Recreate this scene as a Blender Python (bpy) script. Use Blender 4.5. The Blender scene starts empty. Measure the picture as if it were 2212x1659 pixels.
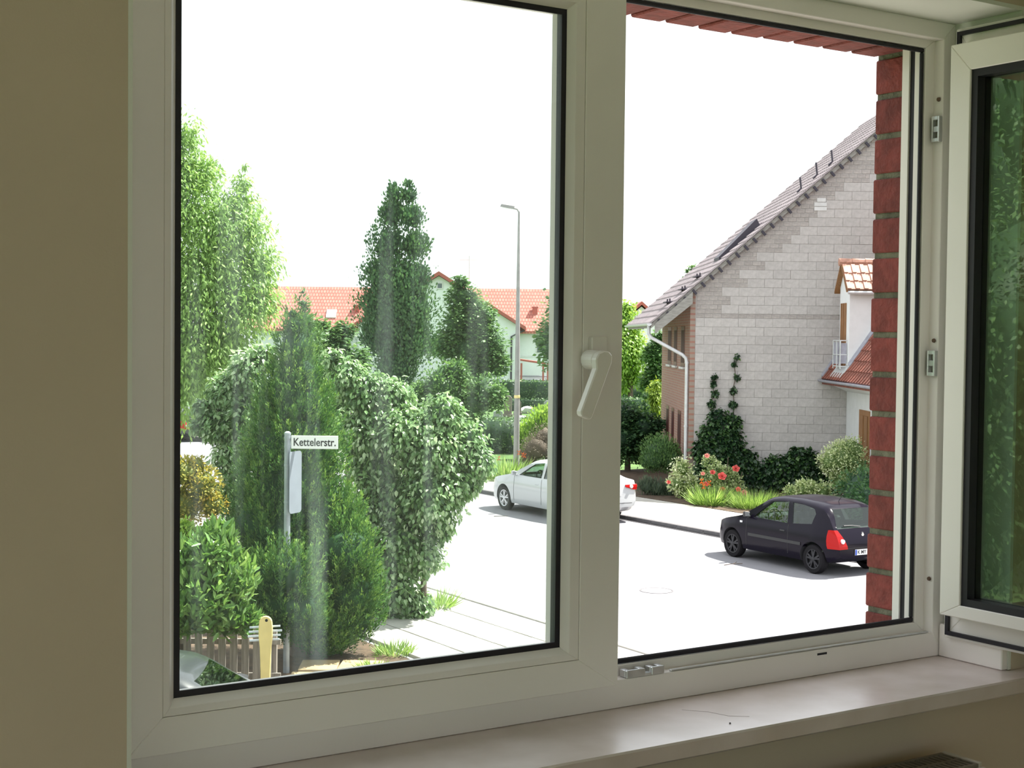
import bpy, bmesh, math, random
import numpy as np
from mathutils import Vector, Matrix

random.seed(7); RNG = np.random.default_rng(11)
sc = bpy.context.scene
COL = sc.collection
PI = math.pi

# ------------------------------------------------------------------ camera, sky, sun, exposure
YAW, PITCH, ROLL = math.radians(33.283), math.radians(-1.88), math.radians(0.612)
EYE = 4.64
f_ = Vector((math.sin(YAW)*math.cos(PITCH), math.cos(YAW)*math.cos(PITCH), math.sin(PITCH)))
r_ = Vector((math.cos(YAW), -math.sin(YAW), 0)); u_ = r_.cross(f_)
rr_ = r_*math.cos(ROLL) + u_*math.sin(ROLL); uu_ = u_*math.cos(ROLL) - r_*math.sin(ROLL)
cam_d = bpy.data.cameras.new('camera'); cam = bpy.data.objects.new('camera', cam_d); COL.objects.link(cam)
cam.matrix_world = Matrix(((rr_.x, uu_.x, -f_.x, 0), (rr_.y, uu_.y, -f_.y, 0), (rr_.z, uu_.z, -f_.z, EYE), (0, 0, 0, 1)))
cam_d.sensor_fit = 'HORIZONTAL'; cam_d.sensor_width = 36.0; cam_d.lens = 36.0*3151.8/2212.0
cam_d.clip_start = 0.05; cam_d.clip_end = 1500
sc.camera = cam
w = bpy.data.worlds.new('sky'); sc.world = w; w.use_nodes = True
bg = w.node_tree.nodes['Background']
bg.inputs['Color'].default_value = (0.93, 0.97, 1.0, 1); bg.inputs['Strength'].default_value = 1.45
CY, SY = math.cos(YAW), math.sin(YAW)
def S(l, d, z=0.0):          # the street stands turned against the house: l along the gable, d away from the house
    return Vector((l*CY + d*SY, -l*SY + d*CY, z))
sun_d = bpy.data.lights.new('sun', 'SUN'); sun_d.energy = 12.0; sun_d.angle = math.radians(0.6); sun_d.color = (1.0, 0.96, 0.88)
sun = bpy.data.objects.new('sun', sun_d); COL.objects.link(sun)
el = math.radians(58); sd = S(.862*math.cos(el), .507*math.cos(el), math.sin(el))
sun.rotation_euler = sd.to_track_quat('Z', 'Y').to_euler()
sc.view_settings.view_transform = 'Standard'; sc.view_settings.look = 'None'
sc.view_settings.exposure = 0.32; sc.view_settings.gamma = 1.0; sc.view_settings.use_curve_mapping = False
sc.cycles.transparent_max_bounces = 24; sc.cycles.max_bounces = 10; sc.cycles.diffuse_bounces = 6
sc.cycles.sample_clamp_indirect = 8.0; sc.cycles.caustics_reflective = False; sc.cycles.caustics_refractive = False

# ------------------------------------------------------------------ materials
def mat(name, c, rough=.6, var=0.0, scale=6.0, bump=0.0, bscale=40.0, metal=0.0, spec=.5, c2=None, coat=0.0, stretch=None):
    m = bpy.data.materials.new(name); m.use_nodes = True; nt = m.node_tree; b = nt.nodes['Principled BSDF']
    b.inputs['Base Color'].default_value = (*c, 1); b.inputs['Roughness'].default_value = rough
    b.inputs['Metallic'].default_value = metal; b.inputs['Specular IOR Level'].default_value = spec
    b.inputs['Coat Weight'].default_value = coat; b.inputs['Coat Roughness'].default_value = .06
    tc = nt.nodes.new('ShaderNodeTexCoord'); vec = tc.outputs['Object']
    if stretch:
        mp = nt.nodes.new('ShaderNodeMapping'); mp.inputs['Scale'].default_value = stretch
        nt.links.new(vec, mp.inputs['Vector']); vec = mp.outputs['Vector']
    if var or c2:
        n = nt.nodes.new('ShaderNodeTexNoise'); n.inputs['Scale'].default_value = scale; n.inputs['Detail'].default_value = 5
        nt.links.new(vec, n.inputs['Vector'])
        r = nt.nodes.new('ShaderNodeValToRGB'); e = r.color_ramp.elements
        a = c2 if c2 else tuple(max(0, x*(1-var)) for x in c); d = c if c2 else tuple(min(1, x*(1+var)) for x in c)
        e[0].position = .34; e[0].color = (*a, 1); e[1].position = .66; e[1].color = (*d, 1)
        nt.links.new(n.outputs['Fac'], r.inputs['Fac'])
        oi = nt.nodes.new('ShaderNodeObjectInfo'); mr = nt.nodes.new('ShaderNodeMapRange')
        mr.inputs['To Min'].default_value = 1-var*.7; mr.inputs['To Max'].default_value = 1+var*.5
        nt.links.new(oi.outputs['Random'], mr.inputs['Value'])
        h = nt.nodes.new('ShaderNodeHueSaturation'); nt.links.new(r.outputs['Color'], h.inputs['Color'])
        nt.links.new(mr.outputs['Result'], h.inputs['Value']); nt.links.new(h.outputs['Color'], b.inputs['Base Color'])
    if bump:
        n2 = nt.nodes.new('ShaderNodeTexNoise'); n2.inputs['Scale'].default_value = bscale; n2.inputs['Detail'].default_value = 4
        nt.links.new(vec, n2.inputs['Vector'])
        bp = nt.nodes.new('ShaderNodeBump'); bp.inputs['Strength'].default_value = bump; bp.inputs['Distance'].default_value = .01
        nt.links.new(n2.outputs['Fac'], bp.inputs['Height']); nt.links.new(bp.outputs['Normal'], b.inputs['Normal'])
    return m
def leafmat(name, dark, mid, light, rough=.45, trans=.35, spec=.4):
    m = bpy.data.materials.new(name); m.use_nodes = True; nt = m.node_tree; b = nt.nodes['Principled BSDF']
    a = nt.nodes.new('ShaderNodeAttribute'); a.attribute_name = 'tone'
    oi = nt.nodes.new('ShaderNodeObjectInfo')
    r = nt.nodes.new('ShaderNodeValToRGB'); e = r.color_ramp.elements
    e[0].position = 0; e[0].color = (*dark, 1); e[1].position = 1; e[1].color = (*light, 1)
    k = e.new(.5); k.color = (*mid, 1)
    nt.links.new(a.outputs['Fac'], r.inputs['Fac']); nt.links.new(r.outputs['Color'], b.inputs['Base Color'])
    b.inputs['Roughness'].default_value = rough; b.inputs['Specular IOR Level'].default_value = spec
    t = nt.nodes.new('ShaderNodeBsdfTranslucent')
    hs = nt.nodes.new('ShaderNodeHueSaturation'); hs.inputs['Hue'].default_value = .48; hs.inputs['Saturation'].default_value = 1.1; hs.inputs['Value'].default_value = 1.25
    nt.links.new(r.outputs['Color'], hs.inputs['Color']); nt.links.new(hs.outputs['Color'], t.inputs['Color'])
    mx = nt.nodes.new('ShaderNodeMixShader'); mx.inputs['Fac'].default_value = trans
    nt.links.new(b.outputs['BSDF'], mx.inputs[1]); nt.links.new(t.outputs['BSDF'], mx.inputs[2])
    nt.links.new(mx.outputs['Shader'], nt.nodes['Material Output'].inputs['Surface'])
    return m
def glassmat(name, tint=(.93, .97, .95), ior=1.5, refl=(1, 1, 1), dirt=0.0):
    m = bpy.data.materials.new(name); m.use_nodes = True; nt = m.node_tree
    nt.nodes.remove(nt.nodes['Principled BSDF'])
    t = nt.nodes.new('ShaderNodeBsdfTransparent'); t.inputs['Color'].default_value = (*tint, 1)
    g = nt.nodes.new('ShaderNodeBsdfGlossy'); g.inputs['Roughness'].default_value = 0.0; g.inputs['Color'].default_value = (*refl, 1)
    fr = nt.nodes.new('ShaderNodeFresnel'); ge = nt.nodes.new('ShaderNodeNewGeometry'); im = nt.nodes.new('ShaderNodeMapRange')
    im.inputs['To Min'].default_value = ior; im.inputs['To Max'].default_value = 1/ior      # the same reflection on both faces of the thin pane
    nt.links.new(ge.outputs['Backfacing'], im.inputs['Value']); nt.links.new(im.outputs['Result'], fr.inputs['IOR'])
    mx = nt.nodes.new('ShaderNodeMixShader'); nt.links.new(fr.outputs['Fac'], mx.inputs['Fac'])
    nt.links.new(t.outputs['BSDF'], mx.inputs[1]); nt.links.new(g.outputs['BSDF'], mx.inputs[2])
    out = mx.outputs['Shader']
    if dirt:                                   # a dull dusty film for haze; its streaks stand in for a reflection
        tl = nt.nodes.new('ShaderNodeBsdfTranslucent'); tl.inputs['Color'].default_value = (.85, .95, .95, 1)
        tc = nt.nodes.new('ShaderNodeTexCoord'); mp = nt.nodes.new('ShaderNodeMapping'); mp.inputs['Scale'].default_value = (16, 1, 1.1)
        n = nt.nodes.new('ShaderNodeTexNoise'); n.inputs['Scale'].default_value = 1.6; n.inputs['Detail'].default_value = 4
        mr = nt.nodes.new('ShaderNodeMapRange'); mr.inputs['From Min'].default_value = .50; mr.inputs['From Max'].default_value = .78; mr.inputs['To Min'].default_value = dirt*.45; mr.inputs['To Max'].default_value = dirt*4
        nt.links.new(tc.outputs['Object'], mp.inputs['Vector']); nt.links.new(mp.outputs['Vector'], n.inputs['Vector']); nt.links.new(n.outputs['Fac'], mr.inputs['Value'])
        m2 = nt.nodes.new('ShaderNodeMixShader'); nt.links.new(mr.outputs['Result'], m2.inputs['Fac'])
        nt.links.new(out, m2.inputs[1]); nt.links.new(tl.outputs['BSDF'], m2.inputs[2]); out = m2.outputs['Shader']
    nt.links.new(out, nt.nodes['Material Output'].inputs['Surface'])
    return m
def brickmat(name, c1, c2, mortar, bw, bh, gap=.012, rough=.85, axes='xz'):
    m = bpy.data.materials.new(name); m.use_nodes = True; nt = m.node_tree; b = nt.nodes['Principled BSDF']
    tc = nt.nodes.new('ShaderNodeTexCoord'); sp = nt.nodes.new('ShaderNodeSeparateXYZ'); cb = nt.nodes.new('ShaderNodeCombineXYZ')
    nt.links.new(tc.outputs['Object'], sp.inputs[0])
    nt.links.new(sp.outputs['XYZ'.index(axes[0].upper())], cb.inputs[0]); nt.links.new(sp.outputs['XYZ'.index(axes[1].upper())], cb.inputs[1])
    br = nt.nodes.new('ShaderNodeTexBrick'); br.inputs['Scale'].default_value = 1
    br.inputs['Color1'].default_value = (*c1, 1); br.inputs['Color2'].default_value = (*c2, 1); br.inputs['Mortar'].default_value = (*mortar, 1)
    br.inputs['Brick Width'].default_value = bw; br.inputs['Row Height'].default_value = bh; br.inputs['Mortar Size'].default_value = gap
    nt.links.new(cb.outputs[0], br.inputs['Vector']); nt.links.new(br.outputs['Color'], b.inputs['Base Color'])
    bp = nt.nodes.new('ShaderNodeBump'); bp.inputs['Strength'].default_value = .5; bp.invert = True
    nt.links.new(br.outputs['Fac'], bp.inputs['Height']); nt.links.new(bp.outputs['Normal'], b.inputs['Normal'])
    b.inputs['Roughness'].default_value = rough
    return m

M = dict(
 pvc=mat('white_plastic', (.82, .78, .755), .32, .03, 3, .02, 200),
 wallp=mat('beige_wall_paint', (.55, .46, .355), .9, .03, 3, .06, 300),
 wallw=mat('white_wall_paint', (.72, .74, .68), .9, .03, 3, .06, 300),
 ceil=mat('white_ceiling_paint', (.8, .8, .76), .95, .02),
 gasket=mat('black_rubber', (.010, .008, .014), .55),
 metal=mat('zinc_metal', (.68, .69, .70), .35, .1, 30, metal=.85),
 rust=mat('rusty_screw', (.16, .10, .07), .6, .3, 200, metal=.5),
 stone=mat('polished_sill_stone', (.70, .61, .60), .30, .10, 9, .015, 60, spec=1.0, c2=(.55, .46, .42)),
 floorw=mat('oak_floor', (.36, .24, .13), .5, .2, 3, stretch=(1, 8, 1)),
 radi=mat('radiator_enamel', (.55, .50, .42), .4, .02),
 grille=mat('dark_grille', (.19, .16, .12), .6),
 brick=mat('red_clinker_brick', (.185, .037, .030), .85, .22, 30, .5, 90),
 mortar=mat('grey_mortar', (.19, .185, .13), .95, .3, 30, .6, 120),
 asphalt=mat('pale_asphalt', (.25, .245, .265), .92, .10, .8, .3, 60),
 paver=mat('pale_concrete_paver', (.40, .385, .35), .9, .10, 3, .2, 60),
 kerbn=mat('pale_kerb_stone', (.38, .37, .35), .9, .1, 5),
 crack=mat('stone_crack', (.30, .24, .21), .9),
 kerb=mat('granite_kerb', (.13, .125, .13), .85, .12, 8, .2, 60),  # darkened to carry the shade on the far kerb's face
 lawn=mat('lawn_ground', (.085, .17, .035), .95, .35, 1.2, .8, 30),
 soil=mat('garden_soil', (.10, .065, .04), .95, .35, 6, .8, 30),
 block=mat('aerated_concrete', (.47, .447, .437), .92, .085, 9, .35, 50),
 sbrick=mat('grey_sand_brick', (.38, .35, .335), .92, .14, 12, .35, 50),
 bjoint=mat('block_joint', (.37, .35, .345), .95, .12, 7),
 bwhite=mat('white_patch_block', (.62, .62, .62), .9, .05),
 facade=brickmat('pink_facade_brick', (.33, .17, .13), (.28, .14, .115), (.30, .24, .20), .25, .083, axes='yz'),
 paned=mat('dark_brown_pane', (.055, .016, .016), .6, spec=.2),
 tar=mat('dark_gutter_tar', (.028, .026, .03), .95),  # shadow colour for the line under the far kerb
 winred=mat('dark_red_window', (.11, .028, .022), .4),
 zinc=mat('pale_zinc', (.62, .64, .66), .4, .08, 8, metal=.3),
 lead=mat('lead_flashing', (.34, .34, .40), .55, .12, 8, metal=.2),
 wood=mat('weathered_board', (.33, .32, .30), .85, .2, 6, stretch=(1, 1, 8)),
 tile=mat('grey_violet_roof_tile', (.38, .335, .35), .75, .16, 14, .2, 60),
 tdark=mat('dark_roof_metal', (.035, .03, .045), .6),
 rtile=mat('red_clay_tile', (.20, .066, .045), .7, .28, 9, .2, 60),
 ltile=mat('orange_clay_tile', (.50, .27, .20), .7, .22, 9, .2, 60),
 render=mat('white_render', (.72, .73, .75), .92, .03, 4, .1, 90),
 doorw=mat('brown_timber', (.27, .13, .05), .5, .2, 6, stretch=(6, 6, .6)),
 farwall=mat('far_white_render', (.75, .78, .80), .9, .02),
 farroof=brickmat('far_red_tile', (.56, .235, .19), (.48, .18, .145), (.30, .09, .07), .30, .34, .05, .8, 'xz'),
 farred=mat('far_red_trim', (.38, .10, .08), .7),
 farwin=mat('far_window_dark', (.10, .13, .15), .15),
 lamp=mat('grey_lamp_pole', (.30, .29, .29), .75, .12, 5),
 galv=mat('galvanised_pole', (.36, .40, .44), .5, .12, 8, metal=.4),
 sign=mat('white_sign_enamel', (.82, .84, .84), .4),
 ink=mat('black_lettering', (.012, .012, .015), .5),
 signback=mat('grey_sign_back', (.25, .28, .33), .5, .05, 5, metal=.2),
 fence=mat('weathered_fence_wood', (.27, .24, .21), .85, .28, 5, .3, 60, stretch=(6, 6, .5)),
 yellow=mat('yellow_painted_wood', (.80, .66, .28), .6, .08, 6),
 band=mat('pale_blue_band', (.66, .74, .82), .4, .1, 20),
 slab=mat('sandstone_slab', (.42, .31, .17), .9, .2, 4, .2, 50),
 bark=mat('tree_bark', (.13, .10, .08), .95, .3, 8, .8, 30),
 black=mat('black_car_paint', (.008, .006, .013), .16, spec=.16),
 white=mat('white_car_paint', (.50, .515, .535), .3, coat=1.0),
 grey=mat('dark_grey_car_paint', (.03, .034, .038), .3, coat=.5),
 cabin=mat('dark_cabin_trim', (.03, .03, .034), .8),
 plastic=mat('black_plastic', (.018, .018, .02), .5),
 tyre=mat('tyre_rubber', (.013, .012, .014), .9, spec=.2),
 rimd=mat('dark_steel_rim', (.035, .035, .04), .45, metal=.5),
 riml=mat('alloy_rim', (.62, .63, .65), .3, metal=.7),
 tail=mat('red_tail_light', (.42, .006, .006), .25, spec=.3),
 clear=mat('clear_lamp_lens', (.75, .75, .76), .15, coat=1.0),
 silver=mat('silver_badge', (.72, .72, .74), .25, metal=.8),
 plate=mat('white_number_plate', (.80, .81, .82), .4),
 pblue=mat('blue_plate_band', (.03, .08, .45), .4),
 stoneb=mat('brown_gravestone', (.20, .165, .15), .6, .15, 8),
 stoneg=mat('grey_gravestone', (.30, .31, .32), .7, .12, 8),
 stonew=mat('pale_boulder', (.55, .55, .52), .85, .12, 6),
 orange=mat('orange_petals', (.75, .20, .04), .6, .15, 9),
 rose=mat('coral_red_petals', (.72, .10, .085), .6, .3, 9),
 rosep=mat('pink_petals', (.78, .30, .24), .6, .25, 9),
 glass=glassmat('window_glass', (.955, .985, .97), 1.5),
 glassd=glassmat('dusty_window_glass', (.955, .985, .97), 1.5, dirt=.022),
 glass2=glassmat('open_pane_glass', (.80, .88, .82), 1.75),
 cglass=glassmat('car_glass', (.74, .82, .78), 1.45),
)
M['stone'].node_tree.nodes['Principled BSDF'].inputs['IOR'].default_value = 2.3
LM = dict(
 airy=leafmat('walnut_leaf', (.14, .27, .06), (.25, .42, .11), (.42, .60, .20), .5, .42),
 dark=leafmat('hornbeam_leaf', (.028, .075, .038), (.06, .145, .058), (.12, .24, .08), .5, .3),
 mid=leafmat('maple_leaf', (.055, .125, .045), (.11, .22, .075), (.23, .38, .13), .5, .35),
 thuja=leafmat('thuja_spray', (.020, .070, .024), (.075, .19, .045), (.30, .46, .11), .65, .25, .2),
 dog=leafmat('dogwood_leaf', (.05, .12, .042), (.19, .34, .125), (.66, .77, .54), .28, .36, .7),
 laurel=leafmat('laurel_leaf', (.065, .165, .042), (.15, .30, .075), (.32, .48, .16), .36, .32, .5),
 lime=leafmat('lime_leaf', (.14, .27, .04), (.27, .45, .08), (.46, .62, .16), .45, .4),
 yellow=leafmat('berberis_leaf', (.20, .24, .05), (.42, .40, .09), (.68, .50, .12), .5, .4),
 tan=leafmat('dry_twig', (.13, .10, .075), (.22, .175, .13), (.34, .29, .22), .8, .1),
 ivy=leafmat('ivy_leaf', (.012, .034, .02), (.032, .080, .03), (.10, .20, .05), .38, .2, .5),
 vari=leafmat('variegated_leaf', (.14, .23, .07), (.50, .60, .29), (.86, .88, .66), .5, .3),
 grey=leafmat('lavender_leaf', (.05, .08, .05), (.09, .13, .08), (.16, .20, .12), .7, .2),
 gold=leafmat('gold_conifer', (.12, .20, .03), (.26, .38, .06), (.46, .56, .13), .6, .3),
 grass=leafmat('grass_blade', (.12, .22, .05), (.24, .40, .10), (.45, .58, .22), .6, .35),
 hedge=leafmat('hedge_leaf', (.03, .075, .035), (.075, .155, .055), (.22, .37, .12), .5, .25),
)

# ------------------------------------------------------------------ mesh helpers
class MB:
    def __init__(s): s.v = []; s.f = []
    def add(s, vs, fs):
        o = len(s.v); s.v += [tuple(v) for v in vs]; s.f += [tuple(i+o for i in f) for f in fs]; return s
    def box(s, x0, x1, y0, y1, z0, z1):
        x0, x1 = min(x0, x1), max(x0, x1); y0, y1 = min(y0, y1), max(y0, y1); z0, z1 = min(z0, z1), max(z0, z1)
        return s.add([(x0,y0,z0),(x1,y0,z0),(x1,y1,z0),(x0,y1,z0),(x0,y0,z1),(x1,y0,z1),(x1,y1,z1),(x0,y1,z1)],
                     [(0,3,2,1),(4,5,6,7),(0,1,5,4),(1,2,6,5),(2,3,7,6),(3,0,4,7)])
    def hexa(s, p):   # 8 points: bottom ring, top ring
        return s.add(p, [(0,3,2,1),(4,5,6,7),(0,1,5,4),(1,2,6,5),(2,3,7,6),(3,0,4,7)])
    def prism(s, poly, ax, a0, a1):   # 2-D polygon swept along an axis; poly gives the two other coordinates in order
        n = len(poly)
        def P(q, a):
            return (a, q[0], q[1]) if ax == 'x' else (q[0], a, q[1]) if ax == 'y' else (q[0], q[1], a)
        vs = [P(q, a0) for q in poly] + [P(q, a1) for q in poly]
        fs = [tuple(range(n)), tuple(range(2*n-1, n-1, -1))] + [(i, i+n, (i+1) % n+n, (i+1) % n) for i in range(n)]
        return s.add(vs, fs)
    def tube(s, pts, r, n=8, cap=True):
        pts = [Vector(p) for p in pts]; rs = r if isinstance(r, (list, tuple)) else [r]*len(pts)
        vs = []; fs = []; up = None
        for i, p in enumerate(pts):
            t = (pts[min(i+1, len(pts)-1)] - pts[max(i-1, 0)]).normalized()
            a = t.orthogonal().normalized() if up is None else (up - t*up.dot(t)).normalized()
            up = a; b = t.cross(a)
            for k in range(n):
                q = 2*PI*k/n; vs.append(p + (a*math.cos(q) + b*math.sin(q))*rs[i])
        for i in range(len(pts)-1):
            for k in range(n): fs.append((i*n+k, i*n+(k+1) % n, (i+1)*n+(k+1) % n, (i+1)*n+k))
        if cap: fs += [tuple(range(n-1, -1, -1)), tuple(range((len(pts)-1)*n, len(pts)*n))]
        return s.add(vs, fs)
    def lathe(s, prof, n=20, c=(0, 0, 0), ax='z', cap=True):   # profile of (radius, height)
        vs = []; fs = []
        for r, h in prof:
            for k in range(n):
                q = 2*PI*k/n; a, b = r*math.cos(q), r*math.sin(q)
                p = (a, b, h) if ax == 'z' else (a, h, b) if ax == 'y' else (h, a, b)
                vs.append((p[0]+c[0], p[1]+c[1], p[2]+c[2]))
        for i in range(len(prof)-1):
            for k in range(n): fs.append((i*n+k, i*n+(k+1) % n, (i+1)*n+(k+1) % n, (i+1)*n+k))
        if cap: fs += [tuple(range(n-1, -1, -1)), tuple(range((len(prof)-1)*n, len(prof)*n))]
        else: fs += [((len(prof)-1)*n+k, (len(prof)-1)*n+(k+1) % n, (k+1) % n, k) for k in range(n)]
        return s.add(vs, fs)
    def ring(s, x0, x1, z0, z1, y0, y1, t):   # a rectangular frame in the x-z plane
        return s.box(x0, x1, y0, y1, z0, z0+t).box(x0, x1, y0, y1, z1-t, z1).box(x0, x0+t, y0, y1, z0+t, z1-t).box(x1-t, x1, y0, y1, z0+t, z1-t)
    def mesh(s, name, m, smooth=None, bevel=0):
        me = bpy.data.meshes.new(name); me.from_pydata(s.v, [], s.f); me.materials.append(m)
        bm = bmesh.new(); bm.from_mesh(me)
        bmesh.ops.recalc_face_normals(bm, faces=bm.faces[:])
        if bevel:
            bmesh.ops.bevel(bm, geom=[e for e in bm.edges if e.is_manifold and e.calc_face_angle(0) > .6], offset=bevel, segments=1, affect='EDGES')
        bm.to_mesh(me); bm.free()
        if smooth is not None:
            for p in me.polygons: p.use_smooth = True
            me.set_sharp_from_angle(angle=math.radians(smooth))
        return me
def obj(name, data, parent=None, loc=None, rotz=None, mtx=None):
    o = bpy.data.objects.new(name, data); COL.objects.link(o)
    if parent: o.parent = parent
    if mtx is not None: o.matrix_local = mtx if parent else mtx
    else:
        if loc is not None: o.location = loc
        if rotz is not None: o.rotation_euler = (0, 0, rotz)
    return o
def tag(o, label=None, cat=None, group=None, kind=None):
    if label: o['label'] = label
    if cat: o['category'] = cat
    if group: o['group'] = group
    if kind: o['kind'] = kind
    return o
def part(name, mb, m, parent, smooth=None, bevel=0, label=None, **k):
    o = obj(name, mb.mesh(name, m, smooth, bevel), parent, **k)
    if label: o['label'] = label
    return o
def thing(name, label, cat, loc, rotz=0.0, group=None, kind=None):
    o = obj(name, None, None, loc, rotz); o.empty_display_size = .1
    return tag(o, label, cat, group, kind)
def sthing(name, label, cat, l, d, z=0.0, turn=0.0, group=None, kind=None):      # a thing in the street
    return thing(name, label, cat, S(l, d, z), -YAW + turn, group, kind)
def copy_tree(o, parent=None):
    c = o.copy(); COL.objects.link(c)
    if parent: c.parent = parent
    for ch in list(o.children): copy_tree(ch, c)
    return c
def slabpoly(pts, nrm, t=.004):
    n = Vector(nrm).normalized()*t; k = len(pts)
    mb = MB(); mb.add([Vector(p) for p in pts] + [Vector(p)+n for p in pts],
        [tuple(range(k)), tuple(range(2*k-1, k-1, -1))] + [(i, i+k, (i+1) % k+k, (i+1) % k) for i in range(k)])
    return mb

# ------------------------------------------------------------------ plant helpers
def unit(a): return a/np.maximum(np.linalg.norm(a, axis=1, keepdims=True), 1e-9)
def leaves_mesh(name, m, pos, ax, nr, ln, wd, tone, core=None, six=False):
    n = len(pos); ax = unit(ax); nr = unit(nr - ax*(nr*ax).sum(1, keepdims=True)); sd_ = np.cross(ax, nr)
    ln = ln[:, None]; wd = wd[:, None]
    if six:
        V = np.stack([pos, pos+ax*ln*.3-sd_*wd*.46+nr*wd*.12, pos+ax*ln*.66-sd_*wd*.40+nr*wd*.10, pos+ax*ln-nr*ln*.10,
                      pos+ax*ln*.66+sd_*wd*.40+nr*wd*.10, pos+ax*ln*.3+sd_*wd*.46+nr*wd*.12], 1)
        F = np.array([[0, 1, 2], [0, 2, 3], [0, 3, 4], [0, 4, 5]])
    else:
        V = np.stack([pos, pos+ax*ln*.45-sd_*wd*.5+nr*wd*.12, pos+ax*ln, pos+ax*ln*.45+sd_*wd*.5+nr*wd*.12], 1)
        F = np.array([[0, 1, 2], [0, 2, 3]])
    k = V.shape[1]
    F = (F[None] + (np.arange(n)*k)[:, None, None]).reshape(-1, 3); V = V.reshape(-1, 3); T = np.repeat(tone, k)
    if core is not None:
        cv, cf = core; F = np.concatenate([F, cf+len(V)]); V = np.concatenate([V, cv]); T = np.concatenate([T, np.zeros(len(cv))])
    me = bpy.data.meshes.new(name); me.vertices.add(len(V)); me.loops.add(len(F)*3); me.polygons.add(len(F))
    me.vertices.foreach_set('co', V.astype(np.float32).ravel()); me.loops.foreach_set('vertex_index', F.astype(np.int32).ravel())
    me.polygons.foreach_set('loop_start', np.arange(0, len(F)*3, 3, dtype=np.int32))
    me.update(calc_edges=True); me.validate()
    me.attributes.new('tone', 'FLOAT', 'POINT').data.foreach_set('value', T.astype(np.float32)); me.materials.append(m)
    return me
def ico(sub=2):
    bm = bmesh.new(); bmesh.ops.create_icosphere(bm, subdivisions=sub, radius=1)
    v = np.array([x.co[:] for x in bm.verts]); f = np.array([[q.index for q in x.verts] for x in bm.faces]); bm.free(); return v, f
IV, IF = ico(2)
def cores(blobs, k, flat=1.0):
    vs = []; fs = []; o = 0
    for x, y, z, r in blobs:
        q = IV*(r*k*(1+.16*RNG.standard_normal((len(IV), 1)))*np.array([1, flat, 1])) + np.array([x, y, z]); q[:, 2] = np.maximum(q[:, 2], .01)
        vs.append(q); fs.append(IF+o); o += len(q)
    return np.concatenate(vs), np.concatenate(fs)
def scatter(blobs, n, shell=.4, clumps=14, spread=.38, flat=1.0, amp=.14):
    B = np.array(blobs); p = B[:, 3]**2; idx = RNG.choice(len(B), n, p=p/p.sum())
    cd = unit(RNG.standard_normal((len(B), clumps, 3))); cr = 1 + amp*RNG.standard_normal((len(B), clumps))
    ci = RNG.integers(0, clumps, n); d = unit(cd[idx, ci] + spread*RNG.standard_normal((n, 3)))
    rad = B[idx, 3]*cr[idx, ci]*(1 - shell*RNG.random(n)**1.6)
    off = d*rad[:, None]; off[:, 1] *= flat
    pos = B[idx, :3] + off
    keep = np.ones(n, bool)
    for b in B:                                   # nothing wasted deep inside a neighbour
        q = pos-b[:3]; q[:, 1] /= flat
        keep &= np.linalg.norm(q, axis=1) > b[3]*(1-shell)*.8
    keep &= pos[:, 2] > .01
    rel = (1 - shell) if shell >= 1 else (rad/B[idx, 3] - (1-shell))/max(shell, .05)
    ct = RNG.standard_normal((len(B), clumps))[idx, ci]
    return pos[keep], d[keep], rel[keep], ct[keep]
def foliage_mesh(name, m, blobs, n, ln, wd, mode='out', shell=.4, core=.72, six=False, flat=1.0, clumps=14, spread=.38, rnd=.6, jit=.3, bias=0.0, amp=.14):
    pos, d, rel, ct = scatter(blobs, n, shell, clumps, spread, flat, amp); k = len(pos); R = RNG.standard_normal((k, 3)); Z = np.array([0, 0, 1.0])
    if mode == 'up': ax = Z + .45*d + rnd*.4*R
    elif mode == 'droop': ax = d*.55 - Z*.75 + rnd*.7*R
    elif mode == 'flat': ax = d*np.array([1, 1, .25]) + rnd*R*np.array([1, 1, .4]) - Z*.12
    else: ax = d + rnd*R + .15*Z
    nr = (d if mode in ('up',) else Z*.8 + d*.55) + .45*RNG.standard_normal((k, 3))
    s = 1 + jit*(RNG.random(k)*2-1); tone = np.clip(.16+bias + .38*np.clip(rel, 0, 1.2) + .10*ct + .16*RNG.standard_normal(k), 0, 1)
    return leaves_mesh(name, m, pos, ax, nr, ln*s, wd*s, tone, cores(blobs, core, flat) if core else None, six)
def trunk(parent, h, r, lean=0.0, branches=()):
    mb = MB(); mb.tube([(0, 0, -.05), (lean*.3, 0, h*.35), (lean*.7, .02, h*.7), (lean, 0, h)], [r*1.25, r, r*.75, r*.35], 8)
    part('trunk', mb, M['bark'], parent, 60)
    for b in branches:
        part('branch', MB().tube([(lean*.5, 0, h*.5), tuple(Vector((lean*.5, 0, h*.5)).lerp(Vector(b), .5)+Vector((0, 0, .1*h*.5))), b], [r*.5, r*.3, r*.12], 6), M['bark'], parent, 60)
def plant(name, label, cat, base, blobs, m, n, ln, wd, group=None, th=None, tr=.1, branches=(), lean=0.0, **k):
    t = sthing(name, label, cat, base[0], base[1], 0, 0, group)
    obj('foliage', foliage_mesh('foliage', LM[m], blobs, n, ln, wd, **k), t)
    if th: trunk(t, th, tr, lean, branches)
    return t
def one_leaf(m, ln, wd, tone):
    return leaves_mesh('leaf', m, np.zeros((1, 3)), np.array([[1., 0, 0]]), np.array([[0., 0, 1]]), np.array([ln]), np.array([wd]), np.array([tone]), None, True)
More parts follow.
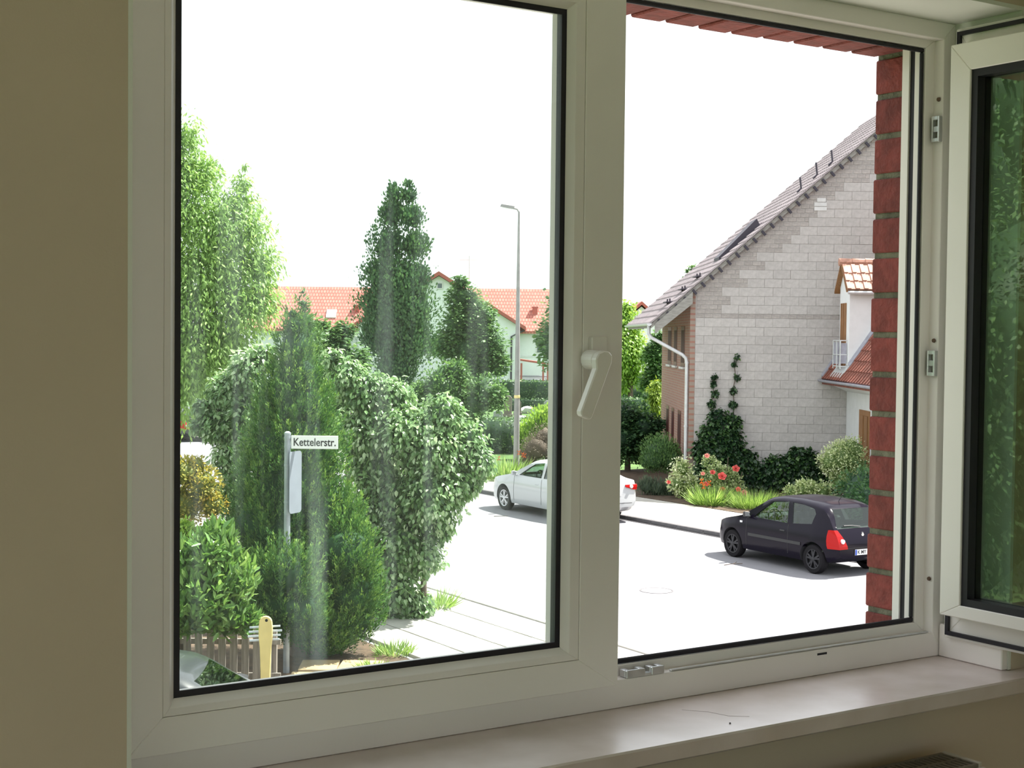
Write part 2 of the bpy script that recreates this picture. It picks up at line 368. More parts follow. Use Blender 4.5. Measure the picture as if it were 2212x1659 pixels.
def leaf_parts(parent, m, blobs, n, ln, wd, mode='out', flat=1.0):       # the leaves that show largest, one by one, on the side towards the house
    var = [one_leaf(LM[m], ln*s, wd*s, t) for s, t in ((1, .45), (1.12, .65), (.9, .85), (1.05, .3))]
    pos, d, _r, _c = scatter(blobs, n*6, .10, 14, .38, flat); k = np.argsort(d[:, 1])[:n]
    for i in k:
        x = Vector(d[i]) + Vector(RNG.standard_normal(3))*.5 + (Vector((0, 0, .5)) if mode == 'up' else Vector((0, -.3, -.15)))
        x.normalize(); z = (Vector((0, -.7, .8)) + Vector(RNG.standard_normal(3))*.35); y = z.cross(x).normalized(); z = x.cross(y)
        mt = Matrix(((x.x, y.x, z.x, pos[i][0]), (x.y, y.y, z.y, pos[i][1]), (x.z, y.z, z.z, pos[i][2]), (0, 0, 0, 1)))
        obj('leaf', random.choice(var), parent, mtx=mt)

def plume_mesh(name, m, blobs, n, per, plen, pw, lf, lw, core):     # upright feathery plumes, each a tuft of small sprays with a light tip
    pos, d, rel, ct = scatter(blobs, n, .26, 60, .24, 1.0, .10); k = len(pos); Z = np.array([0, 0, 1.0])
    ax = unit(Z + .55*d + .22*RNG.standard_normal((k, 3))); L = plen*(.7+.6*RNG.random(k))
    A = np.repeat(ax, per, 0); q = len(A); t = RNG.random(q); R = unit(RNG.standard_normal((q, 3))); R = unit(R - A*(R*A).sum(1, keepdims=True))
    w_ = pw*(1-t**1.5)*(.35+.65*RNG.random(q)); P = np.repeat(pos, per, 0) + A*(np.repeat(L, per)*(t-.35))[:, None] + R*w_[:, None]
    P[:, 2] = np.maximum(P[:, 2], .02)
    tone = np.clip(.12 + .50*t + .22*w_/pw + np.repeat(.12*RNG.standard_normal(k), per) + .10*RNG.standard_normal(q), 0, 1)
    return leaves_mesh(name, m, P, A + .55*R, R + .3*RNG.standard_normal((q, 3)), lf*(.7+.6*RNG.random(q)), np.full(q, lw), tone, cores(blobs, core))

# ------------------------------------------------------------------ the room
FZ, CZ = 3.04, 5.56
def struct(name, mb, m, label=None, bevel=0, parent=None, smooth=None):
    o = part(name, mb, m, parent, smooth, bevel)
    if not parent: o['kind'] = 'structure'
    if label: o['label'] = label
    return o
struct('floor', MB().box(-1.7, 3.3, -2.7, 2.0, FZ-.2, FZ), M['floorw'], 'brown wooden floor of the room behind the window')
struct('ceiling', MB().box(-1.7, 3.3, -2.7, 1.84, CZ, CZ+.2), M['ceil'], 'white ceiling of the room')
wf = MB()
wf.box(-1.7, .616, 1.84, 2.06, FZ, CZ).box(2.388, 3.3, 1.84, 2.06, FZ, CZ).box(.616, 2.388, 1.84, 2.06, FZ, 3.963).box(.616, 2.388, 1.84, 2.06, 5.288, CZ)
struct('wall_front', wf, M['wallp'], 'beige painted room wall around the window niche')
struct('trim_1', MB().box(2.38, 2.388, 1.8405, 2.059, 3.9955, 5.288), M['wallw'], 'white right reveal of the window niche')
struct('trim_2', MB().box(.62, 2.38, 1.8405, 2.059, 5.28, 5.288), M['wallw'], 'white soffit of the window niche')
struct('trim_3', MB().box(.616, .622, 1.8395, 2.059, 3.9955, 5.288), M['wallw'], 'thin pale corner bead at the left edge of the niche')
struct('baseboard_right', MB().box(2.362, 2.38, 1.842, 1.998, 3.9955, 4.062), M['pvc'], 'white plinth strip under the open sash', .002)
struct('wall_right', MB().box(3.3, 3.45, -2.7, 2.06, FZ, CZ), M['wallp'], 'beige right wall of the room')
struct('wall_left', MB().box(-1.85, -1.7, .3, 2.06, FZ, CZ).box(-1.85, -1.7, -2.7, -2.2, FZ, CZ).box(-1.85, -1.7, -2.2, .3, FZ, 3.1).box(-1.85, -1.7, -2.2, .3, 5.35, CZ), M['wallp'], 'left wall of the room with a wide window')
struct('wall_back', MB().box(-1.85, -1.5, -2.85, -2.7, FZ, CZ).box(1.5, 3.45, -2.85, -2.7, FZ, CZ).box(-1.5, 1.5, -2.85, -2.7, FZ, 3.1).box(-1.5, 1.5, -2.85, -2.7, 5.35, CZ), M['wallp'], 'back wall of the room with a terrace door')
d1 = tag(obj('door_1', None), 'white glazed terrace door in the back wall', None, None, 'structure')  # unseen door, added so daylight reaches the window frame from behind
part('frame', MB().ring(-1.5, 1.5, 3.1, 5.35, -2.81, -2.75, .06).box(-.03, .03, -2.81, -2.75, 3.16, 5.29), M['pvc'], d1)  # frame of the added unseen door
part('glass_pane', MB().box(-1.44, -.03, -2.782, -2.778, 3.16, 5.29), M['glass'], d1); part('glass_pane', MB().box(.03, 1.44, -2.782, -2.778, 3.16, 5.29), M['glass'], d1)  # panes of the added unseen door
w3 = tag(obj('window_3', None), 'wide white window in the left wall', None, None, 'structure')  # unseen window, added to brighten the room from the left
fr = MB()
for y in (-2.2, -.98, .24): fr.box(-1.81, -1.75, y, y+.06, 3.1, 5.35)
fr.box(-1.81, -1.75, -2.2, .3, 3.1, 3.16).box(-1.81, -1.75, -2.2, .3, 5.29, 5.35)
part('frame', fr, M['pvc'], w3)  # frame of the added unseen window
part('glass_pane', MB().box(-1.782, -1.778, -2.14, -.98, 3.16, 5.29), M['glass'], w3); part('glass_pane', MB().box(-1.782, -1.778, -.92, .24, 3.16, 5.29), M['glass'], w3)  # panes of the added unseen window

# window sill and radiator
sill = MB().prism([(.62, 2.05), (.62, 1.84), (.50, 1.84), (.50, 1.78), (2.64, 1.78), (2.64, 1.84), (2.38, 1.84), (2.38, 2.05)], 'z', 3.965, 3.995)
o = struct('trim_4', sill, M['stone'], 'polished beige stone window sill under the window', .003)
cr = part('hairline_crack', MB().tube([(1.63, 1.935, 3.9951), (1.66, 1.90, 3.9952), (1.672, 1.862, 3.9952), (1.70, 1.84, 3.9951)], .0003, 4), M['crack'], o)
tag(obj('crumb', MB().lathe([(.0006, 0), (.0018, .0008), (.0014, .002), (.0005, .0026)], 7).mesh('crumb', M['ink']), None, (1.64, 1.822, 3.995)), 'tiny dark crumb lying on the bright part of the sill', 'crumb')
ra = thing('radiator', 'beige panel radiator with a dark top grille below the window sill', 'radiator', (1.436, 1.745, 3.303))
part('front_panel', MB().box(-.70, .70, -.055, -.043, 0, .575), M['radi'], ra, None, .003)
part('back_panel', MB().box(-.70, .70, .043, .055, 0, .575), M['radi'], ra, None, .003)
part('side_cover', MB().box(-.70, -.692, -.042, .042, .02, .582), M['radi'], ra, None, .001); part('side_cover', MB().box(.692, .70, -.042, .042, .02, .582), M['radi'], ra, None, .001)
g = MB().box(-.69, .69, -.042, -.036, .572, .58).box(-.69, .69, .036, .042, .572, .58).box(-.69, .69, -.003, .003, .572, .58).box(-.69, .69, -.036, .036, .50, .505)
for i in range(110): g.box(-.686+i*.0126, -.681+i*.0126, -.036, .036, .570, .579)
part('top_grille', g, M['grille'], ra)
for x in (-.5, .5): part('wall_bracket', MB().box(x-.015, x+.015, .0555, .0945, .08, .50), M['radi'], ra)

# ------------------------------------------------------------------ the window
def bevring(mb, O, I1, I2, y0, y1, O2=None):          # mitred rectangular ring with a sloped inner edge
    def q(R, y): return [(R[0], y, R[2]), (R[1], y, R[2]), (R[1], y, R[3]), (R[0], y, R[3])]
    a, b, c, d = q(O, y0), q(I1, y0), q(I2, y1), q(O2 or O, y1)
    for i in range(4):
        j = (i+1) % 4; mb.hexa([a[i], a[j], b[j], b[i], d[i], d[j], c[j], c[i]])
    return mb
def inset(R, t): return (R[0]+t, R[1]-t, R[2]+t, R[3]-t)
win = tag(obj('window_1', None), 'white plastic double window, its left leaf shut and its right leaf open', None, None, 'structure')
F0 = (.60, 2.379, 3.9955, 5.28); F1 = (.645, 2.345, 4.045, 5.246); F2 = (.69, 2.319, 4.064, 5.230)
fm = MB(); bevring(fm, F0, F1, F1, 2.0, 2.034); bevring(fm, inset(F1, -.004), F2, F2, 2.024, 2.034)
fr = part('outer_frame', fm, M['pvc'], win, None, .0012)
gk = MB(); gy0, gy1 = 2.027, 2.0338
gk.box(1.50, 2.319, gy0, gy1, 4.0645, 4.074).box(1.50, 2.319, gy0, gy1, 5.221, 5.2295).box(2.310, 2.3185, gy0, gy1, 4.074, 5.221)
part('frame_gasket', gk, M['gasket'], win, None, .002)
part('ledge_rail', MB().box(1.66, 2.335, 2.001, 2.008, 4.0455, 4.0485), M['metal'], win, None, .0008)
st = MB()
for x0, x1 in ((1.557, 1.598), (1.613, 1.641)):
    st.box(x0, x1, 1.997, 2.003, 4.0455, 4.059).box(x0, x0+.009, 2.003, 2.018, 4.0455, 4.059).box(x1-.009, x1, 2.003, 2.018, 4.0455, 4.059)
st.box(1.598, 1.613, 1.998, 2.012, 4.0455, 4.05)
part('strike_plate', st, M['metal'], win, None, .001, 'grey metal strike plate on the lower rail')
for z in (5.067, 4.594):
    sp = MB().box(2.333, 2.344, 1.999, 2.003, z-.026, z+.026).box(2.333, 2.344, 2.015, 2.019, z-.026, z+.026).box(2.333, 2.344, 2.003, 2.015, z+.018, z+.026).box(2.333, 2.344, 2.003, 2.015, z-.026, z-.018).box(2.335, 2.344, 2.003, 2.015, z-.006, z+.006)
    part('strike_plate', sp, M['metal'], win, None, .001, 'grey metal strike plate on the right jamb')
for z in (5.127, 4.64, 4.154): part('screw', MB().lathe([(.0045, 2.343), (.004, 2.3405), (.002, 2.340)], 10, (0, 2.009, z), 'x'), M['rust'], win, 50)
part('drain_slot', MB().box(2.02, 2.045, 1.9992, 2.0002, 4.034, 4.038), M['gasket'], win)
# left leaf
sash = part('casement', MB(), M['pvc'], win)
sO = (.663, 1.528, 4.040, 5.262); sB = (.717, 1.445, 4.093, 5.207); sI1 = (.727, 1.425, 4.105, 5.195); sI2 = (.738, 1.414, 4.116, 5.184)
sm = MB(); bevring(sm, sO, sB, sB, 1.985, 1.9995); bevring(sm, (.70, 1.505, 4.056, 5.238), sB, sB, 1.9995, 2.022)
bevring(sm, (.702, 1.502, 4.068, 5.226), sI2, inset(sI2, .002), 2.0235, 2.040)
nm = sm.mesh('casement', M['pvc'], None, .0012); old = sash.data; sash.data = nm; bpy.data.meshes.remove(old)
part('glazing_bead', bevring(MB(), inset(sB, .0006), sI1, sI2, 1.9868, 2.0), M['pvc'], sash, None, .0006)
part('pane_gasket', bevring(MB(), inset(sI2, -.008), inset(sI2, .009), inset(sI2, .009), 2.0005, 2.004), M['gasket'], sash)
part('spacer', bevring(MB(), inset(sI2, -.006), inset(sI2, .003), inset(sI2, .003), 2.0085, 2.023), M['gasket'], sash)
part('glass_pane', MB().box(sI2[0]-.006, sI2[1]+.006, 2.0042, 2.0082, sI2[2]-.006, sI2[3]+.006), M['glassd'], sash)
hd = MB().box(1.4555, 1.4885, 1.974, 1.985, 4.573, 4.641).lathe([(.0165, 1.974), (.0155, 1.945), (.012, 1.938)], 20, (1.4475, 0, 4.602), 'y')
hd.prism([(1.433, 4.588), (1.4315, 4.604), (1.438, 4.614), (1.448, 4.6175), (1.459, 4.616), (1.4655, 4.609), (1.4645, 4.598), (1.4255, 4.508), (1.421, 4.504), (1.4035, 4.511), (1.4025, 4.518)], 'y', 1.929, 1.944)
part('handle', hd, M['pvc'], sash, None, .002, 'white window handle hanging slightly slanted')
lk = MB().box(1.528, 1.541, 2.004, 2.02, 5.09, 5.222).box(1.528, 1.539, 2.004, 2.02, 4.742, 4.785)
part('lock_fitting', lk, M['plastic'], sash, None, .001)
# right leaf, swung into the room
w2 = obj('window_2', None, None, (2.365, 1.975, 0), PI/2); tag(w2, 'open right window leaf swung into the room, trees mirrored in its pane', None, None, 'structure')
bO = (-.845, -.024, 4.090, 5.226); bI = (-.775, -.079, 4.121, 5.166)
part('sash_frame', bevring(bevring(MB(), (-.862, 0, 4.040, 5.262), (-.78, -.075, 4.115, 5.172), (-.78, -.075, 4.115, 5.172), 0, .015), bO, inset(bI, -.004), bI, .015, .065, inset(bO, .006)), M['pvc'], w2, None, .0015)
part('sash_gasket', bevring(MB(), (-.855, -.008, 4.047, 5.255), (-.848, -.016, 4.055, 5.247), (-.848, -.016, 4.055, 5.247), .0155, .022), M['gasket'], w2)
part('spacer', bevring(MB(), inset(bI, -.003), inset(bI, .014), inset(bI, .014), .0380, .060), M['gasket'], w2)
part('glass_pane', MB().box(bI[0], bI[1], .034, .0378, bI[2], bI[3]), M['glass2'], w2)
part('back_gasket', bevring(MB(), inset(bI, -.003), inset(bI, .012), inset(bI, .012), .018, .0335), M['gasket'], w2)

# outside of the window: shutter rails, brick reveal and brick lintel
for x0, s in ((2.316, 1), (.672, -1)):
    rl = thing('shutter_rail', 'white roller shutter rail with a dark slot beside the %s' % ('brick reveal' if s > 0 else 'left end of the window'), 'rail', (x0, 2.035, 4.03))
    part('channel', MB().box(0, s*.024, .0005, .014, 0, 1.205).box(0, s*.024, .029, .047, 0, 1.205).box(s*.016, s*.024, .014, .029, 0, 1.205), M['pvc'], rl)
    part('brush_strip', MB().box(s*.004, s*.0155, .0145, .0285, 0, 1.205), M['gasket'], rl)
wo = struct('wall_outer', MB().box(2.345, 2.62, 2.094, 2.1745, 3.9, 5.244).box(.33, .622, 2.094, 2.1745, 3.9, 5.244).box(.33, 2.62, 2.094, 2.1745, 5.244, 5.50), M['mortar'], 'red brick reveal and lintel outside the window with grey mortar joints')
for i in range(17):
    b0 = random.uniform(-.0012, .0012)
    zt = 5.229-.0835*i
    part('brick', MB().box(2.34+b0, 2.585, 2.086, 2.178+random.uniform(-.001, .002), zt-.071, zt), M['brick'], wo, None, .003)
    if i < 3: part('brick', MB().box(.36, .63, 2.086, 2.178, zt-.071, zt), M['brick'], wo, None, .003)
for i in range(27):
    x1 = 2.585-.083*i; part('brick', MB().box(x1-.071, x1, 2.086, 2.178+random.uniform(-.001, .002), 5.237+random.uniform(-.001, .001), 5.49), M['brick'], wo, None, .003)
own = MB().box(-3.2, .33, 2.061, 2.178, 0, 7.2).box(2.62, 4.2, 2.061, 2.178, 0, 7.2).box(.33, 2.62, 2.061, 2.178, 0, 3.9).box(.33, 2.62, 2.061, 2.178, 5.50, 7.2)
struct('wall_facade', own, brickmat('house_brick', (.27, .055, .038), (.23, .045, .035), (.19, .185, .13), .25, .083), 'red brick street front of this house')
struct('trim_5', MB().hexa([(.62, 2.035, 3.99), (2.34, 2.035, 3.99), (2.34, 2.20, 3.975), (.62, 2.20, 3.975), (.62, 2.035, 4.02), (2.34, 2.035, 4.02), (2.34, 2.20, 4.0), (.62, 2.20, 4.0)]), M['zinc'], 'zinc sill outside the window')

# ------------------------------------------------------------------ ground, road, pavements
def sstruct(name, mb, m, label, bevel=0):
    o = obj(name, mb.mesh(name, m, None, bevel), None, (0, 0, 0), -YAW); tag(o, label, None, None, 'structure'); return o
TX, TY = -.543, .84           # along the road (away from us), in street axes
NX, NY = .84, .543            # across the road
def rd(t, c): return (TX*t + NX*c, TY*t + NY*c)
sstruct('ground_garden', MB().box(-320, 320, -120, 420, -.3, -.02), M['lawn'], 'green ground of the gardens and beyond the street')
def strip(c0, c1, t0, t1, z0, z1): return MB().prism([rd(t0, c0), rd(t1, c0), rd(t1, c1), rd(t0, c1)], 'z', z0, z1)
sstruct('road', strip(13.25, 22.55, -45, 120, -.25, 0), M['asphalt'], 'sunlit pale asphalt street')
sstruct('ground_yard', MB().prism([rd(-45, -6), rd(12, -6), rd(12, 7.0), rd(13.2, 7.0), rd(13.2, 10.0), rd(-45, 10.0)], 'z', -.25, .012), M['paver'], 'pale paved yard in front of this house')
pv = sstruct('pavement_near', strip(10.0, 13.1, -45, 60, -.25, .035), M['bjoint'], 'pale slab pavement on the near side of the street')
me = MB().box(-.245, .245, -.345, .345, 0, .05).mesh('paving_slab', M['paver'], None, .004)
for i in range(-6, 42):
    for j in range(4):
        x, y = rd(7.0+i*.5, 10.42+j*.72)
        if i < 42: obj('paving_slab', me, pv, (x, y, .03+random.uniform(0, .004)), math.atan2(TY, TX))
pf = sstruct('pavement_far', strip(22.75, 25.7, -45, 110, -.25, .07), M['paver'], 'sunlit pale pavement beyond the street')
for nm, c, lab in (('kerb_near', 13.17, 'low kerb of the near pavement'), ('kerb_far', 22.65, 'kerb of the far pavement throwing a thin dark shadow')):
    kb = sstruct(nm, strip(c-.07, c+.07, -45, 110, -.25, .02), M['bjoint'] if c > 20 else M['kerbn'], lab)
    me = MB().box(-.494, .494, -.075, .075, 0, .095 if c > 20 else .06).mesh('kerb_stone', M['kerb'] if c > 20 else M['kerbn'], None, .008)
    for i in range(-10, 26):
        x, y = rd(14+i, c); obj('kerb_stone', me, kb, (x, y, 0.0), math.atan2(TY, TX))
sstruct('ground_bed', strip(25.72, 33.5, -6, 40, -.25, .08), M['soil'], 'dark soil of the flower bed along the pavement')
sstruct('ground_bank', MB().prism([rd(9, 5), rd(60, 5), rd(60, 10.0), rd(13.2, 10.0), rd(13.2, 7.0), rd(9, 7)], 'z', -.25, .03), M['soil'], 'shady soil under the thuja and the shrubs')
sstruct('gutter_far', strip(22.44, 22.58, -45, 110, -.25, .006), M['tar'], 'dark tarred gutter line along the far kerb')  # flat dark strip drawn in as the far kerb's shadow
mh = sthing('manhole_cover', 'round manhole cover set in the sunny street', 'manhole cover', 2.69, 26.63, 0.0)
part('rim', MB().lathe([(.31, .0), (.31, .006), (.29, .007), (.285, .002)], 32, (0, 0, 0), 'z', False), M['kerb'], mh); part('lid', MB().lathe([(.280, .0), (.280, .004), (.25, .006)], 32), M['asphalt'], mh)
tw = sthing('twig', 'small dark twig on the street in front of the black car', 'twig', 4.55, 29.75, .01, .3)
part('stem', MB().tube([(-.18, 0, 0), (-.02, .02, .01), (.22, -.02, .02)], .008, 5), M['bark'], tw); part('side_shoot', MB().tube([(.02, .02, .01), (.15, .09, .04)], .006, 5), M['bark'], tw)
tw2 = sthing('twig', 'small dark twig on the street in front of the white car', 'twig', -.25, 37.3, .01, -.2)
part('stem', MB().tube([(-.18, 0, 0), (0, .03, .01), (.18, 0, .02)], .008, 5), M['bark'], tw2)

# ------------------------------------------------------------------ house with the bare block gable
GD = 43.5; GL, GR, GZ = 5.3, 12.5, 6.09; SL = .874
hs = sthing('gable_house', 'house with a bare grey block gable facing us', 'house', GL, GD, 0)
HW = 2*(GR-GL); RZ = GZ + SL*(GR-GL)
part('gable_wall', MB().prism([(0.0, 0), (HW, 0), (HW, GZ), (HW/2, RZ), (0, GZ)], 'y', .0, .30), M['bjoint'], hs)
part('side_wall', MB().box(-.0, .30, .30, 8.2, 0, GZ-.3), M['facade'], hs, label='pinkish brick side wall with narrow dark windows')
part('corner_bricks', MB().box(-.012, .14, -.008, .31, 0, GZ-.1), M['facade'], hs)
part('far_wall', MB().box(HW-.3, HW, .30, 8.2, 0, GZ-.3).box(.3, HW-.3, 7.9, 8.2, 0, GZ-.3), M['facade'], hs)
bl = MB().box(-.2515, .2515, 0, .05, -.1275, .1275).mesh('block', M['block'], None, .004); blh = MB().box(-.124, .124, 0, .05, -.1275, .1275).mesh('block', M['block'], None, .006)
bs = MB().box(-.117, .117, 0, .05, -.058, .058).mesh('brick', M['sbrick'], None, .005); bsh = MB().box(-.055, .055, 0, .05, -.058, .058).mesh('brick', M['sbrick'], None, .005)
nb = nbr = 0; rest = MB(); restb = MB()
def rake(x): return GZ + SL*x - .16
def putblock(x, z, half=False):
    global nb
    dy = random.uniform(-.003, .004)
    vis = (x < 5.62) and z > .9 and not (x > 4.75 and z < 3.1)
    if vis and nb < 296: obj('block', blh if half else bl, hs, (x+random.uniform(-.006, .006), -.011+dy, z+random.uniform(-.003, .003))); nb += 1
    else: hw = .121 if half else .2475; rest.box(x-hw, x+hw, -.016, .02, z-.124, z+.124)
def putbrick(x, z, half=False):
    global nbr
    if nbr < 296 and x < 5.62: obj('brick', bsh if half else bs, hs, (x+random.uniform(-.006, .006), -.011+random.uniform(-.004, .004), z+random.uniform(-.004, .004))); nbr += 1
    else: hw = .055 if half else .117; restb.box(x-hw, x+hw, -.014, .02, z-.058, z+.058)
row = 0; z = .131
while z < RZ - .3:
    if row == 20:                              # a course of small bricks runs across at the floor line
        for k in range(55): putbrick(.29+k*.25, z-.131+.0655)
        z += .131; row += 1; continue
    off = .155 + (.255 if row % 2 else 0); xl = max(.155, (z+.131-GZ+.10)/SL)
    if z+.131 > GZ-.8:                         # small bricks make up the slope
        start = xl + random.uniform(.40, .75); k0 = max(0, math.ceil((start-off)/.51)); xs = off + k0*.51
        for zz in (z-.0655, z+.0655):
            l2 = max(.155, (zz+.06-GZ+.07)/SL); xb = xs - .125 - (.0 if zz < z else .06)
            if zz > z: putbrick(xs-.0625, zz, True); xb = xs-.25
            while xb - .117 > l2 - .02: putbrick(xb, zz); xb -= .25
            if xb + .117 - .11 > l2 - .02: putbrick(xb+.062, zz, True)
    else:
        xs = off
        if row % 2: putblock(.155+.121, z, True)
    while xs + .5 < min(HW - .15, HW - (z+.131-GZ+.10)/SL):
        putblock(xs+.2475, z); xs += .51
    z += .262; row += 1
for i in range(3): part('white_block', MB().box(3.62+(.08 if i == 2 else 0), 3.99-(.03 if i == 2 else 0), -.03, .02, 8.46+i*.13, 8.575+i*.13), M['bwhite'], hs, None, .004, 'bright white patch block high in the gable')
tag(part('upper_block_field', rest, M['block'], hs), kind='stuff'); tag(part('hidden_bricks', restb, M['sbrick'], hs), kind='stuff')
# windows in the side wall
for z0, z1, ys in ((3.75, 5.0, ((1.35, 2.35), (3.45, 4.35), (5.1, 6.2))), (.95, 2.35, ((2.1, 2.95), (4.05, 4.75), (5.6, 6.4)))):
    for a, b in ys:
        wn = part('window', MB().box(-.012, .05, a, b, z0, z1), M['winred'], hs, label='narrow dark red window')
        part('window_sill', MB().box(-.07, .05, a-.06, b+.06, z0-.07, z0-.005), M['bwhite'], wn)
        part('pane', MB().box(-.018, -.0125, a+.12, b-.12, z0+.12, z1-.12), M['paned'], wn)
# roof: deck, tiles, verge, gutter
EX, EZ = -1.18, GZ + SL*-1.18          # eaves line, street-local to the house
def rz(x): return GZ + SL*x
dk = [(EX, rz(EX)), (HW/2, rz(HW/2)), (HW-EX, rz(EX)), (HW-EX, rz(EX)-.14), (HW/2, rz(HW/2)-.16), (EX, rz(EX)-.14)]
part('roof_deck', MB().prism(dk, 'y', -.13, 8.5), M['wood'], hs)
ang = math.atan(SL); ca, sa = math.cos(ang), math.sin(ang)
tl = MB().prism([(-.02, 0), (.36, -.012), (.36, .012), (-.02, .036)], 'y', -.148, .148)
tl.prism([(-.02, .03), (.36, .006), (.36, .024), (-.02, .056)], 'y', -.148, -.05)
tm = tl.mesh('roof_tile', M['tile'])
rot = Matrix.Rotation(-ang, 4, 'Y'); rest = MB(); n = 0
nrow = int(math.hypot(HW/2-EX, SL*(HW/2-EX))/.335)
for i in range(nrow):
    s = i*.335
    for j in range(29):
        p = Vector((EX + s*ca - .02*sa, -.06 + j*.30, rz(EX) + s*sa + .02*ca))
        mt = Matrix.Translation(p) @ rot @ Matrix.Rotation(random.uniform(-.012, .012), 4, 'X')
        if j < 8 and n < 290: obj('roof_tile', tm, hs, mtx=mt); n += 1
        else: rest.add([mt @ Vector(v) for v in tl.v], tl.f)
tag(part('tile_field', rest, M['tile'], hs), kind='stuff')
for i in range(nrow):
    s = .25 + i*.335
    part('verge_hook', MB().box(-.035, .035, -.06, .0, -.19, -.02), M['tdark'], hs, mtx=Matrix.Translation((EX+s*ca, -.135, rz(EX)+s*sa-.02)) @ rot)
part('bargeboard', MB().hexa([(EX+.1, -.20, rz(EX+.1)-.40), (EX+.1, -.132, rz(EX+.1)-.40), (.03, -.132, rz(.03)-.46), (.03, -.20, rz(.03)-.46), (EX+.1, -.20, rz(EX+.1)-.10), (EX+.1, -.132, rz(EX+.1)-.10), (.03, -.132, rz(.03)-.10), (.03, -.20, rz(.03)-.10)]), M['wood'], hs, label='weathered grey board under the roof edge')
gt = MB(); gp = [(.075*math.cos(q), .075*math.sin(q)) for q in [PI+PI*k/8 for k in range(9)]]; gp += [(.065*math.cos(q), .065*math.sin(q)) for q in [2*PI-PI*k/8 for k in range(9)]]
gt.prism([(EX-.07+a, rz(EX)+.0+b) for a, b in gp], 'y', -.2, 8.5).prism([(EX-.07+a, rz(EX)+b) for a, b in gp[:9]], 'y', -.205, -.19)
part('gutter', gt, M['zinc'], hs, label='pale zinc gutter')
dp = MB().tube([(EX-.05, .12, rz(EX)-.05), (EX-.05, .12, rz(EX)-.30), (EX+.03, .12, rz(EX)-.42), (-.22, .12, rz(EX)-.92), (-.11, .12, rz(EX)-1.02), (-.08, .12, rz(EX)-1.16), (-.08, .12, .15)], .055, 10)
for z in (3.9, 2.0): dp.lathe([(.066, z-.03), (.066, z+.03)], 10, (-.08, .12, 0))
part('downpipe', dp, M['zinc'], hs, 50, label='white bent downpipe at the corner')
for x, hh in ((3.42, .33), (3.90, .36), (4.36, .34)):
    part('roof_step', MB().tube([(x-.10, 1.1, rz(x)+.03), (x+.02, 1.1, rz(x)+.16), (x-.02, 1.1, rz(x)+.16+hh)], .03, 6), M['tdark'], hs)
part('roof_hatch', MB().hexa([(1.0, 1.2, rz(1.0)), (2.25, 1.2, rz(2.25)), (2.25, 2.3, rz(2.25)), (1.0, 2.3, rz(1.0)), (.98, 1.2, rz(1.0)+.16), (2.12, 1.2, rz(2.25)+.25), (2.12, 2.3, rz(2.25)+.25), (.98, 2.3, rz(1.0)+.16)]), M['tdark'], hs)
for x in (-.55, -.1, .35): part('snow_guard', MB().box(x-.12, x+.1, .6, 1.6, rz(x)+.10, rz(x)+.13).box(x-.02, x+.02, .7, .74, rz(x), rz(x)+.22).box(x-.02, x+.02, 1.4, 1.44, rz(x), rz(x)+.22), M['tdark'], hs)

# ------------------------------------------------------------------ neighbour house with the dormer
NL = 9.98; nh = sthing('white_house', 'white rendered house with red roof and dormer built against the block gable', 'house', NL, GD, 0)
NE = -.74; NZ = 3.47; NS = 1.47
def nz(x): return NZ + NS*(x-NE)
part('front_wall', MB().box(0, .3, -13, -.03, 0, NZ+.55), M['render'], nh); part('end_wall', MB().prism([(.3, 0), (6.4, 0), (6.4, NZ+.6), (3.2, nz(2.8)-.2), (.3, NZ+.9)], 'y', -13, -12.7), M['render'], nh)
part('eaves_soffit', MB().hexa([(NE+.06, -13, NZ-.10), (.02, -13, NZ-.38), (.02, -.03, NZ-.38), (NE+.06, -.03, NZ-.10), (NE+.06, -13, NZ-.03), (.02, -13, NZ-.02), (.02, -.03, NZ-.02), (NE+.06, -.03, NZ-.03)]), M['render'], nh)
part('roof_deck', MB().prism([(NE, nz(NE)), (3.3, nz(3.3)), (3.3, nz(3.3)-.16), (NE, nz(NE)-.16)], 'y', -13, -.03), M['rtile'], nh)
na = math.atan(NS); nrot = Matrix.Rotation(-na, 4, 'Y')
rt = MB().prism([(-.02, 0), (.37, -.012), (.37, .012), (-.02, .036)], 'y', -.148, .148); rt.prism([(-.02, .03), (.37, .006), (.37, .024), (-.02, .060)], 'y', -.148, -.04)
rtm = rt.mesh('roof_tile', M['rtile']); rest = MB()
for i in range(18):
    s = i*.345
    for j in range(42):
        x = NE + s*math.cos(na) - .02*math.sin(na); y = -.30 - j*.30
        if -2.62 < y < -.98 and x > -.60: continue              # the dormer stands here
        mt = Matrix.Translation((x, y, nz(NE)+s*math.sin(na)+.02*math.cos(na))) @ nrot
        if j < 14: obj('roof_tile', rtm, nh, mtx=mt)
        else: rest.add([mt @ Vector(v) for v in rt.v], rt.f)
tag(part('tile_field', rest, M['rtile'], nh), kind='stuff')
part('flashing', MB().hexa([(NE, -.20, nz(NE)+.02), (NE, -.02, nz(NE)+.02), (3.3, -.02, nz(3.3)+.02), (3.3, -.20, nz(3.3)+.02), (NE-.03, -.20, nz(NE)+.09), (NE-.03, -.02, nz(NE)+.12), (3.27, -.02, nz(3.3)+.12), (3.27, -.20, nz(3.3)+.09)]), M['lead'], nh)
part('gutter', MB().prism([(NE-.07+a, NZ-.02+b) for a, b in gp], 'y', -13, -.05).prism([(NE-.07+a, NZ-.02+b) for a, b in gp[:9]], 'y', -.055, -.04), M['lead'], nh)
DY0, DY1, DXF, DB, DE = -2.38, -1.18, -.50, nz(-.50)-.06, 6.16   # dormer: near side, far side, front, foot, eaves
